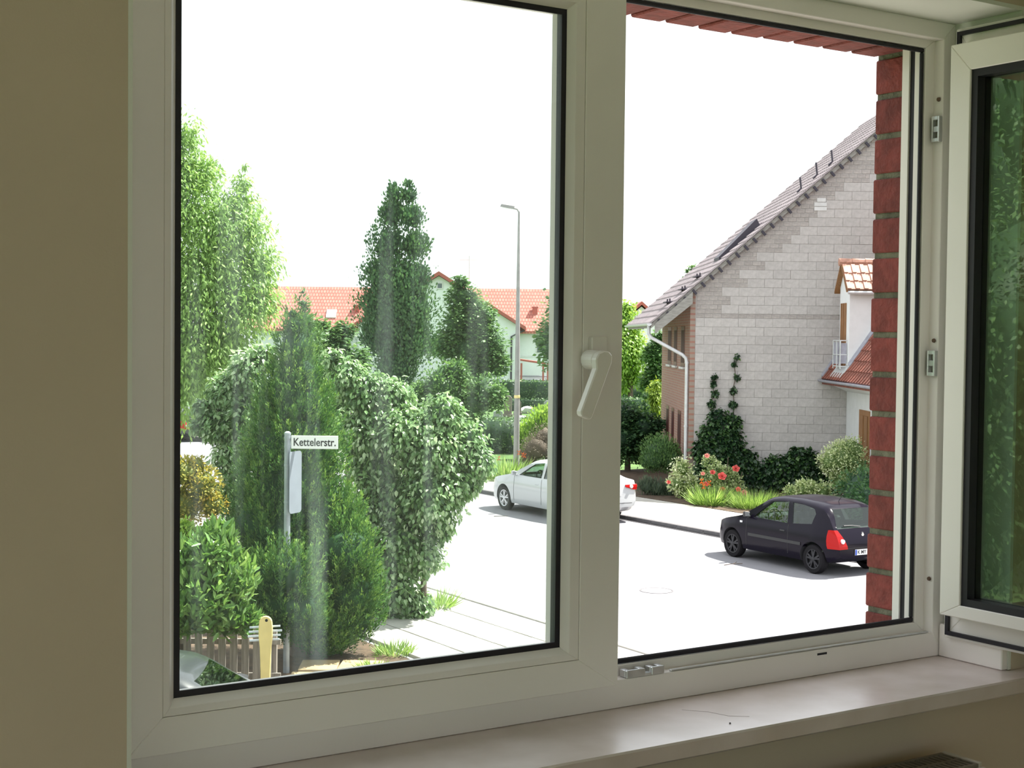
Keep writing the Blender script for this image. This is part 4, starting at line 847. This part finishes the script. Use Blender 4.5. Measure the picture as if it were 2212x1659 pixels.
    for y in (W*.2, -W*.2):
        sx = X(sw+.72)
        part('seat', MB().box(sx-.10, sx+.40, y-.24, y+.24, .44, .60).hexa([(sx-.20, y-.23, .56), (sx-.06, y-.23, .56), (sx-.06, y+.23, .56), (sx-.20, y+.23, .56), (sx-.33, y-.20, 1.02), (sx-.23, y-.20, 1.02), (sx-.23, y+.20, 1.02), (sx-.33, y+.20, 1.02)]).box(sx-.37, sx-.28, y-.11, y+.11, 1.05, 1.20), M['cabin'], t, None, .03)
    part('rear_bench', MB().box(X(sw+1.75), X(sw+1.62), -W*.36, W*.36, .50, .92), M['cabin'], t, None, .03)
    return t
HATCH = dict(L=3.79, W=1.64, belt=.90, tum=.40, ax0=.70, ax1=3.17, mid=.70+2.47/2, wr=.292,
 top=[(0, .60), (.05, .66), (.18, .74), (.45, .82), (.85, .905), (1.0, .935), (1.55, 1.30), (1.72, 1.375), (2.0, 1.41), (2.5, 1.42), (3.0, 1.39), (3.32, 1.335), (3.46, 1.22), (3.62, .98), (3.68, .90), (3.74, .82), (3.79, .58)],
 bot=[(0, .30), (.15, .22), (.5, .20), (3.3, .20), (3.6, .26), (3.79, .36)],
 plan=[(0, .62), (.06, .74), (.2, .86), (.45, .95), (.9, .99), (2.6, 1.0), (3.2, .99), (3.5, .94), (3.68, .88), (3.79, .80)],
 cabin=[(1.22, .50), (1.12, .92), (1.62, 1.29), (1.80, 1.35), (3.0, 1.33), (3.28, 1.25), (3.50, .95), (3.40, .50)],
 side=[[(1.36, .93), (1.62, 1.15), (1.80, 1.28), (2.28, 1.335), (2.42, .92)], [(2.56, .93), (2.40, 1.33), (2.70, 1.325), (3.05, 1.27), (3.13, 1.18), (3.10, .98)]],
 rear=dict(z0=.93, z1=1.285, y0=.60, y1=.49, s0=3.1, sx0=3.655, sx1=3.40), front=dict(z0=.96, z1=1.30, y0=.62, y1=.48, s0=1.75, sx0=1.03, sx1=1.54),
 tail=[(.91, 3.69, .63, .715, 3.58, .758), (.80, 3.755, .57, .70, 3.55, .768), (.70, 3.785, .51, .685, 3.54, .77), (.60, 3.80, .46, .675, 3.55, .768), (.545, 3.80, .45, .67, 3.57, .762)], tailc=(3.79, .585, .70),
 head=[(.06, .42, .60), (.30, .70, .66), (.42, .70, .80), (.20, .45, .74)], mirror=1.26, handles=(2.30,), seams=(1.18, 2.47), strip=(1.25, 2.85, .56), blinker=(1.02, .80), platez=.47, gapz=.555, badge=(3.725, .80), ant=3.05, wheel_s=1.55, wheel_z=.93)
SEDAN = dict(L=4.62, W=1.80, belt=.97, tum=.42, ax0=.88, ax1=3.59, mid=.88+2.71/2, wr=.325,
 top=[(0, .62), (.05, .72), (.2, .82), (.6, .90), (1.1, .985), (1.3, 1.03), (1.95, 1.37), (2.2, 1.435), (2.6, 1.45), (3.0, 1.42), (3.4, 1.32), (3.95, 1.12), (4.15, 1.085), (4.5, 1.07), (4.58, .98), (4.62, .62)],
 bot=[(0, .32), (.15, .22), (.5, .20), (4.1, .20), (4.4, .28), (4.62, .40)],
 plan=[(0, .60), (.06, .74), (.2, .86), (.5, .95), (.9, .99), (3.4, 1.0), (4.0, .98), (4.4, .93), (4.56, .86), (4.62, .78)],
 cabin=[(1.52, .50), (1.42, 1.00), (1.98, 1.33), (2.25, 1.385), (2.95, 1.37), (3.40, 1.25), (3.85, 1.0), (3.70, .50)],
 side=[[(1.62, 1.00), (1.95, 1.20), (2.20, 1.32), (2.62, 1.38), (2.70, 1.00)], [(2.80, 1.00), (2.74, 1.38), (3.05, 1.355), (3.42, 1.24), (3.62, 1.06), (3.55, 1.01)]],
 rear=dict(z0=1.13, z1=1.31, y0=.56, y1=.48, s0=3.2, sx0=3.93, sx1=3.43), front=dict(z0=1.05, z1=1.36, y0=.66, y1=.50, s0=2.2, sx0=1.34, sx1=1.93),
 tail=[(.955, 4.595, .42, .765, 4.40, .835), (.90, 4.61, .42, .755, 4.42, .835), (.83, 4.615, .66, .745, 4.50, .80)], tailc=(4.61, .58, .91),
 head=[(.06, .46, .68), (.30, .74, .72), (.45, .76, .82), (.18, .48, .78)], mirror=1.52, handles=(2.52, 3.42), seams=(1.42, 2.74), platez=.74, gapz=.50, badge=(4.60, .86), ant=3.15, wheel_s=2.0, wheel_z=.96)
def heading(dl, dd): return math.atan2(dd, dl)
HB = heading(-.515, .857)
HATCH['handlem'] = M['plastic']; HATCH['mirrorm'] = M['plastic']
car('black hatchback parked at the far kerb beside the brick reveal', 6.02, 30.22, HB, HATCH, M['black'], M['rimd'], 'K MY 6')
car('white saloon car parked behind the window mullion, nose towards the leafy shrub', 1.26, 38.15, heading(-.53, .848), SEDAN, M['white'], M['riml'])
h2 = dict(HATCH); h2['handlem'] = M['grey']
car('dark grey car right below the window, only its roof edge seen in the corner', -3.42, 14.35, .06, h2, M['grey'], M['riml'])
car('dark car far up the side street at the left edge of the pane', -14.25, 63.5, heading(-.54, .84), h2, M['grey'], M['riml'])

# ------------------------------------------------------------------ plants
B = lambda p: (p[0], p[1]); 
TL = (-9.2,38),[(0.69,-0.1,9.79,0.54),(0.39,-0.23,9.09,0.84),(1.05,-0.04,8.74,0.58),(0.45,-0.28,8.01,1.15),(1.53,-0.29,7.54,0.96),(2.13,-0.03,8.02,0.48),(2.13,0.07,8.57,0.24),(2.22,0.02,8.97,0.11),(1.89,0.19,6.58,1.02),(2.44,-0.11,7.3,0.54),(2.62,0.01,6.46,0.54),(2.13,-0.15,5.49,0.96),(1.05,-0.3,5.96,1.33),(1.05,-0.37,4.76,1.33),(0.69,-0.27,3.55,1.33),(1.65,0.29,4.28,0.96),(2.62,0.12,5.5,0.54),(-1.12,0.47,7.39,2.17),(-1.24,0.46,4.97,2.17),(-0.16,-0.18,2.57,0.84)]
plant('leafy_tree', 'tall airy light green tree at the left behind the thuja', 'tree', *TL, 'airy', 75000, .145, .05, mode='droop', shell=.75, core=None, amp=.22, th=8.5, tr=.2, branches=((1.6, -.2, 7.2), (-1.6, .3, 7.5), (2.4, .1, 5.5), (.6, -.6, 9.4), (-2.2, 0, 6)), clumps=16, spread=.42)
P = (-4,48),[(0.1,-0.04,9.2,0.3),(0.04,0.01,9.5,0.14),(0.56,0.04,9.2,0.27),(0.53,0.03,9.55,0.12),(-0.01,0.12,8.51,0.46),(0.63,-0.12,8.44,0.43),(-0.13,0.05,7.6,0.61),(0.74,0.06,7.61,0.49),(-0.28,0.0,6.53,0.69),(0.76,-0.14,6.54,0.61),(-0.36,-0.01,5.54,0.7),(0.71,-0.2,5.47,0.69),(-0.28,0.24,4.55,0.79),(0.71,0.18,4.41,0.7),(0.1,0.03,3.56,0.79),(0.41,-0.11,6.38,0.76),(0.18,0.26,5.16,0.91)]
plant('columnar_tree', 'dark slender columnar tree with two tips in front of the red roof', 'tree', *P, 'dark', 32000, .105, .07, mode='up', shell=.55, core=.58, amp=.24, spread=.28, th=6.5, tr=.14)
P = (-1.9,62),[(-0.34,0.02,6.86,0.33),(-0.19,0.2,6.13,0.75),(0.37,0.22,5.35,0.9),(-0.48,0.0,5.05,0.75),(0.84,-0.05,4.27,0.89),(-0.09,0.07,3.97,1.02),(-0.97,-0.03,4.26,0.59),(1.19,-0.14,3.49,0.59),(0.21,-0.11,2.99,0.79)]
plant('leafy_tree', 'medium green cone shaped tree left of the street lamp', 'tree', *P, 'mid', 14000, .16, .10, mode='flat', shell=.5, core=.66, th=4.5, tr=.12)
P = (2.6,72),[(0.05,0.29,5.06,1.32),(0.05,-0.29,6.24,0.91),(-0.13,-0.36,3.91,1.14),(-0.68,0.06,4.59,0.73),(0.46,-0.18,3.69,1.14)]
plant('leafy_tree', 'dark round tree right of the street lamp at the edge of the pane', 'tree', *P, 'mid', 5000, .24, .16, mode='flat', shell=.5, core=.68, th=5, tr=.15)
P = (-5.9,42),[(-0.14,0.0,5.84,0.09),(-0.14,-0.0,5.49,0.19),(-0.11,-0.04,5.0,0.32),(-0.04,0.18,4.47,0.51),(0.06,-0.13,3.8,0.6),(0.02,-0.04,3.07,0.67)]
plant('conifer', 'small dark conifer tip rising before the left end of the red roof', 'conifer', *P, 'mid', 3500, .17, .05, mode='out', shell=.5, core=.6, th=4, tr=.08)
P = (-4.9,44),[(-0.56,-0.11,4.33,0.53),(-0.14,0.03,4.75,0.28),(-0.77,-0.11,3.7,0.7),(-0.0,-0.06,3.85,0.56),(-0.49,0.14,2.87,0.84),(-0.91,-0.04,4.82,0.31)]
plant('leafy_tree', 'bushy green tree between the conifer tip and the columnar tree', 'tree', *P, 'mid', 8000, .15, .10, mode='flat', shell=.5, core=.6, th=3.5, tr=.1)
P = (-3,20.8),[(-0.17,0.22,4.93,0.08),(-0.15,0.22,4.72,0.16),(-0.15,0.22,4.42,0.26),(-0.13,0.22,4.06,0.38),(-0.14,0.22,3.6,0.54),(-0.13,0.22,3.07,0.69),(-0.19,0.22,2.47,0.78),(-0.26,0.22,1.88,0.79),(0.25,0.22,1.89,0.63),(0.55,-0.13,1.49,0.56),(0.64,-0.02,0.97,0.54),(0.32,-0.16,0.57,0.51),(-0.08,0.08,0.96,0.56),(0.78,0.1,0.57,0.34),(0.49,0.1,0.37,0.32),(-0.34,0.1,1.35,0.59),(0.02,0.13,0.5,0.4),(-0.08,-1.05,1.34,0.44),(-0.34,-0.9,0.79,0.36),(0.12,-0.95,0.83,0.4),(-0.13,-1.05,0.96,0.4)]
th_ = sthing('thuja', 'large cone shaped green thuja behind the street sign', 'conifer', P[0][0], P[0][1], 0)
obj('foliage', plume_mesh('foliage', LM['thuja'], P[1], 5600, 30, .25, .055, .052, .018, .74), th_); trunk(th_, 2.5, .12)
P = (-4.2,23.2),[(0.07,-0.1,4.1,0.29),(0.29,-0.03,4.28,0.18),(-0.3,0.12,3.69,0.35),(-0.44,0.06,3.21,0.31),(-0.7,-0.01,3.46,0.16),(-0.81,0.04,3.17,0.12),(-0.26,0.02,2.62,0.29),(-0.0,0.1,3.32,0.44),(-0.3,-0.03,2.1,0.22),(-0.04,-0.08,2.07,0.37)]
sh_ = plant('leafy_shrub', 'white-green leafy shrub left of the thuja', 'shrub', *P, 'dog', 13000, .088, .048, mode='droop', shell=.5, core=.6, six=True, th=1.6, tr=.05); leaf_parts(sh_, 'dog', P[1], 120, .095, .052)
P = (-1.4,23.6),[(-1.3,-0.01,3.99,0.31),(-1.49,-0.04,4.25,0.16),(-0.97,-0.03,3.73,0.37),(-0.52,0.11,3.62,0.34),(-0.78,-0.05,3.1,0.45),(-0.29,-0.17,3.03,0.49),(0.27,-0.11,3.37,0.34),(0.16,-0.12,2.81,0.52),(0.64,0.07,2.96,0.34),(0.87,-0.03,2.63,0.28),(0.64,-0.05,2.29,0.31),(0.08,-0.16,2.13,0.56),(-0.44,0.18,1.98,0.52),(-0.33,-0.02,1.3,0.45),(0.19,-0.06,1.61,0.31),(0.01,-0.09,1.08,0.3),(-0.4,-0.11,0.55,0.36),(-0.11,-0.06,0.26,0.27),(-0.52,0.04,0.19,0.31),(-0.22,-0.06,0.14,0.24),(-1.12,0.2,3.09,0.37),(-0.89,0.2,2.5,0.45),(-0.97,0.2,1.75,0.45),(-0.63,-0.14,1.0,0.45),(-0.67,-0.0,0.33,0.34),(0.49,-0.04,2.06,0.22),(-0.74,0.1,3.7,0.3)]
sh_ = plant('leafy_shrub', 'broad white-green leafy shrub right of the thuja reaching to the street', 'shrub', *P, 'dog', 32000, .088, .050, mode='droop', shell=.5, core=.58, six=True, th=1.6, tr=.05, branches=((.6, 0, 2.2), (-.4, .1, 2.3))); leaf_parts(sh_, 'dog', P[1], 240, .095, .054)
P = (-5.1,22.4),[(0.05,-0.07,2.49,0.26),(0.37,0.01,2.29,0.27),(0.08,0.06,1.97,0.3),(0.52,-0.01,1.98,0.21),(0.26,0.05,2.58,0.16)]
plant('berberis_bush', 'yellow and orange tinged bush low at the left edge', 'shrub', *P, 'yellow', 3500, .06, .035, mode='out', shell=.5, core=.7)
P = (-4.9,20.6),[(0.25,-0.0,1.76,0.21),(0.45,-0.05,1.7,0.14)]
plant('lime_bush', 'lime yellow bush behind the laurel at the left edge', 'shrub', *P, 'lime', 1500, .07, .045, mode='out', shell=.5, core=.7)
P = (-4,18.2),[(-0.05,-0.0,1.72,0.3),(0.27,-0.05,1.87,0.29),(0.5,-0.02,1.52,0.29),(0.15,-0.13,1.35,0.4),(-0.11,-0.02,1.11,0.28),(0.44,-0.05,1.12,0.29),(0.65,0.05,1.01,0.18),(0.33,0.04,2.04,0.17)]
sh_ = plant('laurel_bush', 'bright green laurel bush hanging over the picket fence', 'shrub', *P, 'laurel', 5600, .14, .05, mode='up', shell=.45, core=.7, six=True, rnd=1.5); leaf_parts(sh_, 'laurel', P[1], 260, .15, .052, 'up')
P = (-1.9,52),[(0.98,-0.11,2.68,0.63),(0.48,-0.11,2.18,0.59),(-0.51,-0.19,2.75,0.91),(-1.25,-0.12,2.41,0.66),(1.39,0.1,2.44,0.4),(-0.1,-0.12,3.25,0.49)]
plant('leafy_shrub', 'dark green shrub left of the brown gravestone', 'shrub', *P, 'mid', 6000, .12, .08, mode='out', shell=.5, core=.68, th=1.2, tr=.08)
P = (0.95,50),[(-0.09,-0.18,0.79,0.57),(0.22,0.14,1.19,0.48),(-0.33,0.02,0.47,0.44),(0.46,0.19,0.64,0.54)]
plant('dry_shrub', 'brownish twiggy shrub right above the white car roof', 'shrub', *P, 'tan', 5200, .10, .016, mode='out', shell=.6, core=.62, rnd=.8)
P = (0.9,55),[(0.22,-0.04,1.46,0.52),(-0.22,0.13,1.02,0.45),(0.65,0.05,1.64,0.45),(-0.48,0.08,0.67,0.38)]
plant('leafy_shrub', 'light yellow-green shrub above the brownish twiggy shrub', 'shrub', *P, 'lime', 3200, .13, .06, mode='up', shell=.5, core=.6, th=1.2, tr=.05)
P = (7,86),[(-0.48,0.19,5.45,1.09),(-0.07,-0.0,4.22,0.98),(-0.62,-0.35,3.81,1.23),(0.42,-0.12,3.41,0.6),(-0.34,0.16,6.27,0.6),(-0.29,0.21,2.72,0.76),(0.42,0.18,2.32,0.6),(-0.48,-0.06,1.9,0.55)]
plant('leafy_tree', 'lime green tree beside the window mullion in front of the small red roof', 'tree', *P, 'lime', 6500, .22, .12, mode='droop', shell=.6, core=.6, th=4, tr=.15, bias=-.1)
P = (7.2,72),[(-0.07,0.07,3.85,0.64),(0.09,0.14,2.82,0.69),(-0.3,0.06,2.36,0.57),(0.09,0.08,4.65,0.37)]
plant('leafy_tree', 'dark green tree close to the brick side wall with the downpipe', 'tree', *P, 'mid', 4200, .18, .11, mode='flat', shell=.5, core=.66, th=3, tr=.12)
P = (6.1,61),[(-0.02,0.0,2.71,0.19),(-0.08,0.04,2.23,0.39),(-0.18,0.06,1.65,0.46),(0.07,-0.07,1.16,0.43)]
plant('weeping_conifer', 'golden weeping conifer left of the brick side wall', 'conifer', *P, 'gold', 2600, .20, .05, mode='droop', shell=.6, core=.55, th=1.2, tr=.06)
P = (5.5,60),[(-0.02,0.04,2.2,0.13),(-0.02,0.07,1.79,0.21),(-0.02,-0.07,1.35,0.23),(-0.02,0.08,0.93,0.23)]
plant('cypress', 'small narrow dark cypress left of the golden conifer', 'conifer', *P, 'hedge', 1800, .09, .03, mode='up', shell=.4, core=.8)
P = (4,50),[(-0.13,0.21,1.86,0.63),(0.58,0.07,1.55,0.6),(-0.21,-0.21,1.06,0.67),(0.51,0.16,0.91,0.57),(1.06,-0.06,1.71,0.22),(-0.45,0.21,1.62,0.63)]
plant('leafy_shrub', 'big dark green shrub between the mullion and the brick side wall', 'shrub', *P, 'dark', 6500, .13, .085, mode='flat', shell=.5, core=.68, th=1.6, tr=.09, bias=.06)
P = (4.65,44.6),[(-0.07,0.07,1.08,0.57),(-0.32,-0.12,0.89,0.4),(0.22,-0.09,0.9,0.4)]
plant('clipped_shrub', 'clipped round shrub below the downpipe', 'shrub', *P, 'mid', 5200, .075, .03, mode='up', shell=.35, core=.75)
P = (9.15,40),[(-0.03,0.05,1.34,0.53),(-0.34,0.02,1.27,0.36),(0.23,0.07,1.59,0.38),(0.29,0.14,1.02,0.48),(-0.03,-0.08,0.77,0.38)]
plant('variegated_shrub', 'white and green variegated shrub beside the white house wall', 'shrub', *P, 'vari', 5200, .065, .042, mode='out', shell=.4, core=.7, bias=.05)
P = (8.05,39.4),[(-0.06,-0.11,0.54,0.33),(-0.44,0.07,0.43,0.23),(0.38,-0.09,0.5,0.28)]
plant('low_shrub', 'low pale leaved shrub just behind the black car roof', 'shrub', *P, 'vari', 1500, .075, .05, mode='out', shell=.5, core=.6)
P = (4.85,41.4),[(0.02,0.04,0.91,0.32),(-0.1,-0.04,0.51,0.32),(0.29,0.07,0.45,0.26),(0.06,0.05,0.25,0.26)]
plant('silver_shrub', 'silvery white leaved shrub left of the red roses', 'shrub', *P, 'vari', 1500, .085, .05, mode='out', shell=.55, core=.5, bias=.15)
P = (4.35,42.3),[(-0.07,-0.01,0.22,0.32),(-0.4,0.0,0.28,0.27),(0.27,-0.08,0.14,0.24)]
plant('lavender_bush', 'grey-green low bush in front of the clipped round shrub', 'shrub', *P, 'grey', 2200, .12, .018, mode='up', shell=.5, core=.6)
P = (7.8,66),[(0.3,-0.1,7.6,0.31),(0.03,0.02,7.13,0.27),(0.45,-0.0,7.07,0.34),(0.24,0.16,6.13,0.63)]
plant('leafy_tree', 'green treetop peeking over the eaves of the gable house', 'tree', *P, 'mid', 2200, .16, .11, mode='flat', shell=.5, core=.55, th=7, tr=.1)
P = (6,40.9),[(-0.43,0.05,1.16,0.18),(-0.24,-0.07,0.93,0.26),(0.02,0.07,0.71,0.31),(0.28,0.04,0.65,0.21),(-0.3,0.07,0.44,0.26),(0.02,0.01,0.17,0.29),(-0.52,0.04,0.77,0.16),(0.41,-0.03,0.39,0.16)]
rb = plant('rose_bush', 'tall rose bush with coral red flowers before the ivy', 'shrub', *P, 'vari', 2400, .075, .05, mode='out', shell=.6, core=None, bias=-.08)
for q in ((-.1, .3, .55), (.1, .1, .9), (.35, .2, .7), (.5, 0, .5), (0, -.1, .6)):
    part('stem', MB().tube([(q[0]*.3+.1, 0, 0), (q[0]*.7, q[1]*.3, q[2]*.6), (q[0], q[1]*.5, q[2]+.4)], .012, 5), M['bark'], rb)
for i, (x, z, r) in enumerate([(-0.55,1.36,0.064),(-0.4,0.91,0.064),(-0.15,0.81,0.103),(0.26,1.01,0.09),(-0.67,0.87,0.052),(-0.6,0.59,0.064),(-0.1,0.41,0.077),(0.32,0.44,0.064),(0.47,0.36,0.077),(-0.07,0.22,0.077),(0.07,0.12,0.077),(-0.35,0.09,0.064),(-0.94,0.08,0.052),(-1.62,0.62,0.052),(-0.42,-0.25,0.077),(0.03,-0.18,0.064),(0.2,0.21,0.064),(-0.25,-0.03,0.052)]):
    r *= 1.35
    mb = MB(); z = max(z, .16)
    for ring_, (nn, rr, tilt) in enumerate(((5, 1.0, .25), (5, .72, .7), (4, .45, 1.2))):
        for k in range(nn):
            q = 2*PI*k/nn + ring_*.6; c, s_ = math.cos(q), math.sin(q); o_ = r*rr; ct, st2 = math.cos(tilt), math.sin(tilt); wv = o_*.75
            mb.add([(0, 0, 0), (c*o_*ct*.7-s_*wv*.6, s_*o_*ct*.7+c*wv*.6, o_*st2*.7+.01), (c*o_*ct, s_*o_*ct, o_*st2), (c*o_*ct*.7+s_*wv*.6, s_*o_*ct*.7-c*wv*.6, o_*st2*.7+.01)], [(0, 1, 2), (0, 2, 3)])
    o_ = part('rose_flower', mb, M['rose'] if i % 4 else M['rosep'], rb, mtx=Matrix.Translation((x, -.35 - .1*(i % 3), z)) @ Matrix.Rotation(math.radians(55), 4, 'X') @ Matrix.Rotation(i*1.3, 4, 'Z'), label='coral red bloom' if i % 4 else 'paler pink bloom')
plant('garden_shrub', 'dark green shrubs along the white house wall behind the black car', 'shrub', (9.0, 35.2), [(-.0, -2.2, .7, .72), (-.05, -.9, .75, .75), (-.1, .4, .68, .68), (-.1, 1.6, .7, .68), (.0, -3.4, .75, .75), (.05, -4.6, .75, .75)], 'dark', 9000, .10, .07, mode='out', shell=.45, core=.75)
# ivy on the gable
def ivy(label, cx, blobs, n):
    t = sthing('ivy', label, 'ivy', cx, 43.25, 0)
    obj('foliage', foliage_mesh('foliage', LM['ivy'], blobs, n, .12, .10, mode='droop', shell=.4, core=.66, flat=.35, rnd=.5), t); return t
iv = ivy('big dark ivy mound climbing the left part of the gable wall', 6.3, [(-.45, 0, .6, .5), (.15, 0, .6, .6), (-.2, 0, 1.1, .6), (.1, 0, 1.5, .5), (-.3, 0, 1.7, .42), (.05, 0, 2.0, .38), (-.2, 0, 2.3, .26), (.3, 0, 2.2, .22), (.55, 0, 1.0, .42), (.75, 0, .5, .42), (-.55, 0, 1.3, .35)], 9000)
for nm_, pts in (('left', [(-.32, 2.35), (-.36, 2.7), (-.28, 3.0), (-.34, 3.3), (-.30, 3.5)]), ('right', [(.30, 2.2), (.33, 2.7), (.28, 3.1), (.36, 3.5), (.30, 3.9), (.34, 4.1)])):
    bl_ = [(x+random.uniform(-.05, .05), .14, z, .12-.012*k) for k, (x, z) in enumerate(pts)]
    tag(obj('ivy_tendril', foliage_mesh('ivy_tendril', LM['ivy'], bl_, 420, .085, .07, mode='droop', shell=.6, core=None, flat=.5), iv), kind='stuff')
    part('ivy_stem', MB().tube([(x, .20, z) for x, z in [(pts[0][0], .05)] + pts], .012, 5), M['bark'], iv)
ivy('lower ivy and dark shrub mass along the foot of the gable', 8.35, [(-.75, 0, .55, .42), (-.2, 0, .7, .48), (.35, 0, .75, .5), (.7, 0, .5, .42), (.15, 0, 1.15, .3), (-.55, 0, .95, .24), (.5, 0, 1.1, .26), (1.1, 0, .4, .35)], 6500)
# grass clumps, day lilies
def grass(label, l, d, n, h, spread_, m='grass', flowers=0, wd=.018, name='grass_clump', cat='grass'):
    t = sthing(name, label, cat, l, d, 0)
    th0 = RNG.random(n)*2*PI; rr0 = spread_*np.sqrt(RNG.random(n))*.45; pos = np.stack([rr0*np.cos(th0), rr0*np.sin(th0), np.full(n, .02)], 1)
    ax = np.stack([np.cos(th0)*.7, np.sin(th0)*.7, np.full(n, 1.0)], 1) + .35*RNG.standard_normal((n, 3)); ax[:, 2] = np.abs(ax[:, 2])
    obj('blades', leaves_mesh('blades', LM[m], pos, ax, RNG.standard_normal((n, 3))+np.array([0, -.3, 1]), h*(.6+.5*RNG.random(n)), np.full(n, wd), np.clip(.5+.25*RNG.standard_normal(n), 0, 1)), t)
    for i in range(flowers):
        a = random.uniform(-.5, .5)*spread_; b = -.2*spread_; z = h*random.uniform(.75, 1.05); mb = MB()
        for k in range(6):
            q = 2*PI*k/6; c, s_ = math.cos(q), math.sin(q)
            mb.add([(0, 0, 0), (c*.05-s_*.022, .03*s_-.05, c*0+s_*.05+.0), (c*.10, -.03, s_*.10), (c*.05+s_*.022, -.05, s_*.05)], [(0, 1, 2), (0, 2, 3)])
        part('flower', mb, M['orange'], t, mtx=Matrix.Translation((a, b, z)), label='orange bloom'); part('stalk', MB().tube([(a*.3, b*.3, 0), (a, b, z)], .006, 4), LM['grass'], t)
    return t
grass('arching bright green lily clump in front of the rose bush', 5.45, 39.85, 420, .72, .8, wd=.03, flowers=3, name='lily_clump', cat='plant')
grass('pale fine grass clump right of the rose bush', 6.55, 39.3, 1500, .62, 1.1, wd=.012)
grass('orange flowering day lilies left of the lamp post foot', -.2, 46.5, 420, .9, 1.3, wd=.04, flowers=5, name='lily_clump', cat='plant')
grass('small grass tuft at the foot of the broad leafy shrub', -1.22, 24.4, 260, .42, .45)
grass('yellow-green weeds at the corner of the pavement', -1.65, 20.9, 200, .24, .5)
grass('weeds beside the sandstone slabs', -1.85, 19.9, 160, .18, .4)
# hedges
def hedge(label, l0, l1, d, dep, h, m='hedge', dens=260, leaf=.09):
    t = sthing('hedge', label, 'hedge', (l0+l1)/2, d, 0); a = (l1-l0)/2
    n = int(dens*(l1-l0)*h); u = RNG.random((n, 3)); pos = np.stack([(u[:, 0]*2-1)*a, (u[:, 1]*2-1)*dep, u[:, 2]*h], 1); f = RNG.random(n)
    pos[f < .55, 1] = -dep + .05*RNG.standard_normal((f < .55).sum()); pos[f >= .55, 2] = h + .04*RNG.standard_normal((f >= .55).sum())
    nr = np.where((f < .55)[:, None], np.array([[0, -1., .3]]), np.array([[0, -.2, 1.]])) + .5*RNG.standard_normal((n, 3))
    bx = MB().box(-a, a, -dep+.05, dep, 0, h-.05); cv = np.array(bx.v); cf = np.array([[q[0], q[1], q[2]] for q in bx.f] + [[q[0], q[2], q[3]] for q in bx.f])
    obj('foliage', leaves_mesh('foliage', LM[m], pos, RNG.standard_normal((n, 3)), nr, np.full(n, leaf), np.full(n, leaf*.6), np.clip(.45+.25*RNG.standard_normal(n), 0, 1), (cv, cf)), t); return t
hedge('long dark clipped hedge before the far white terrace', -1.2, 14, 102, .7, 1.5, dens=120, leaf=.16)
hedge('low hedge behind the grey gravestone', -.2, 12, 91, .4, .7, dens=160, leaf=.14)
hedge('bright topped hedge left of the lamp pole', -2.6, 1.6, 58.5, .9, 1.30, dens=330, leaf=.11)
hedge('dark clipped hedge right of the mullion', 6.0, 9.5, 82, .8, 1.2, dens=170, leaf=.14)
hedge('pale topped hedge farther behind right of the mullion', 7.6, 12, 108, .9, 1.9, 'mid', dens=120, leaf=.18)
hedge('hedge at the foot of the big dark shrub', 4.6, 6.0, 56, .5, 1.0, 'mid', dens=260, leaf=.10)
# trees of the front garden left of the window: the open pane mirrors them
for l, d, z, r, hh, m, lab in ((-13.5, -2.2, 3.0, 2.3, 2.4, 'mid', 'broad green garden tree mirrored in the open pane'), (-14.0, 5.2, 3.4, 2.6, 3.0, 'mid', 'round garden tree mirrored near the hinge of the open pane'), (-24.0, -5.0, 5.2, 3.9, 4.5, 'mid', 'tall garden tree mirrored high in the open pane'), (-25.0, 8.5, 5.2, 4.0, 4.5, 'mid', 'tall broad garden tree mirrored behind the round one'), (-39.0, 2.5, 7.0, 5.6, 4.5, 'mid', 'tallest garden tree mirrored farthest back in the open pane')):
    bl_ = [(0, 0, z, r)] + [(r*.7*math.cos(k*1.05), r*.7*math.sin(k*1.05), z+r*random.uniform(-.5, .7), r*.55) for k in range(6)]
    plant('leafy_tree' if r > 2 else 'leafy_shrub', lab, 'tree' if r > 2 else 'shrub', (l, d), bl_, m, 45000, .030*r, .016*r, mode='droop', shell=.6, core=.7, th=hh, tr=.14)
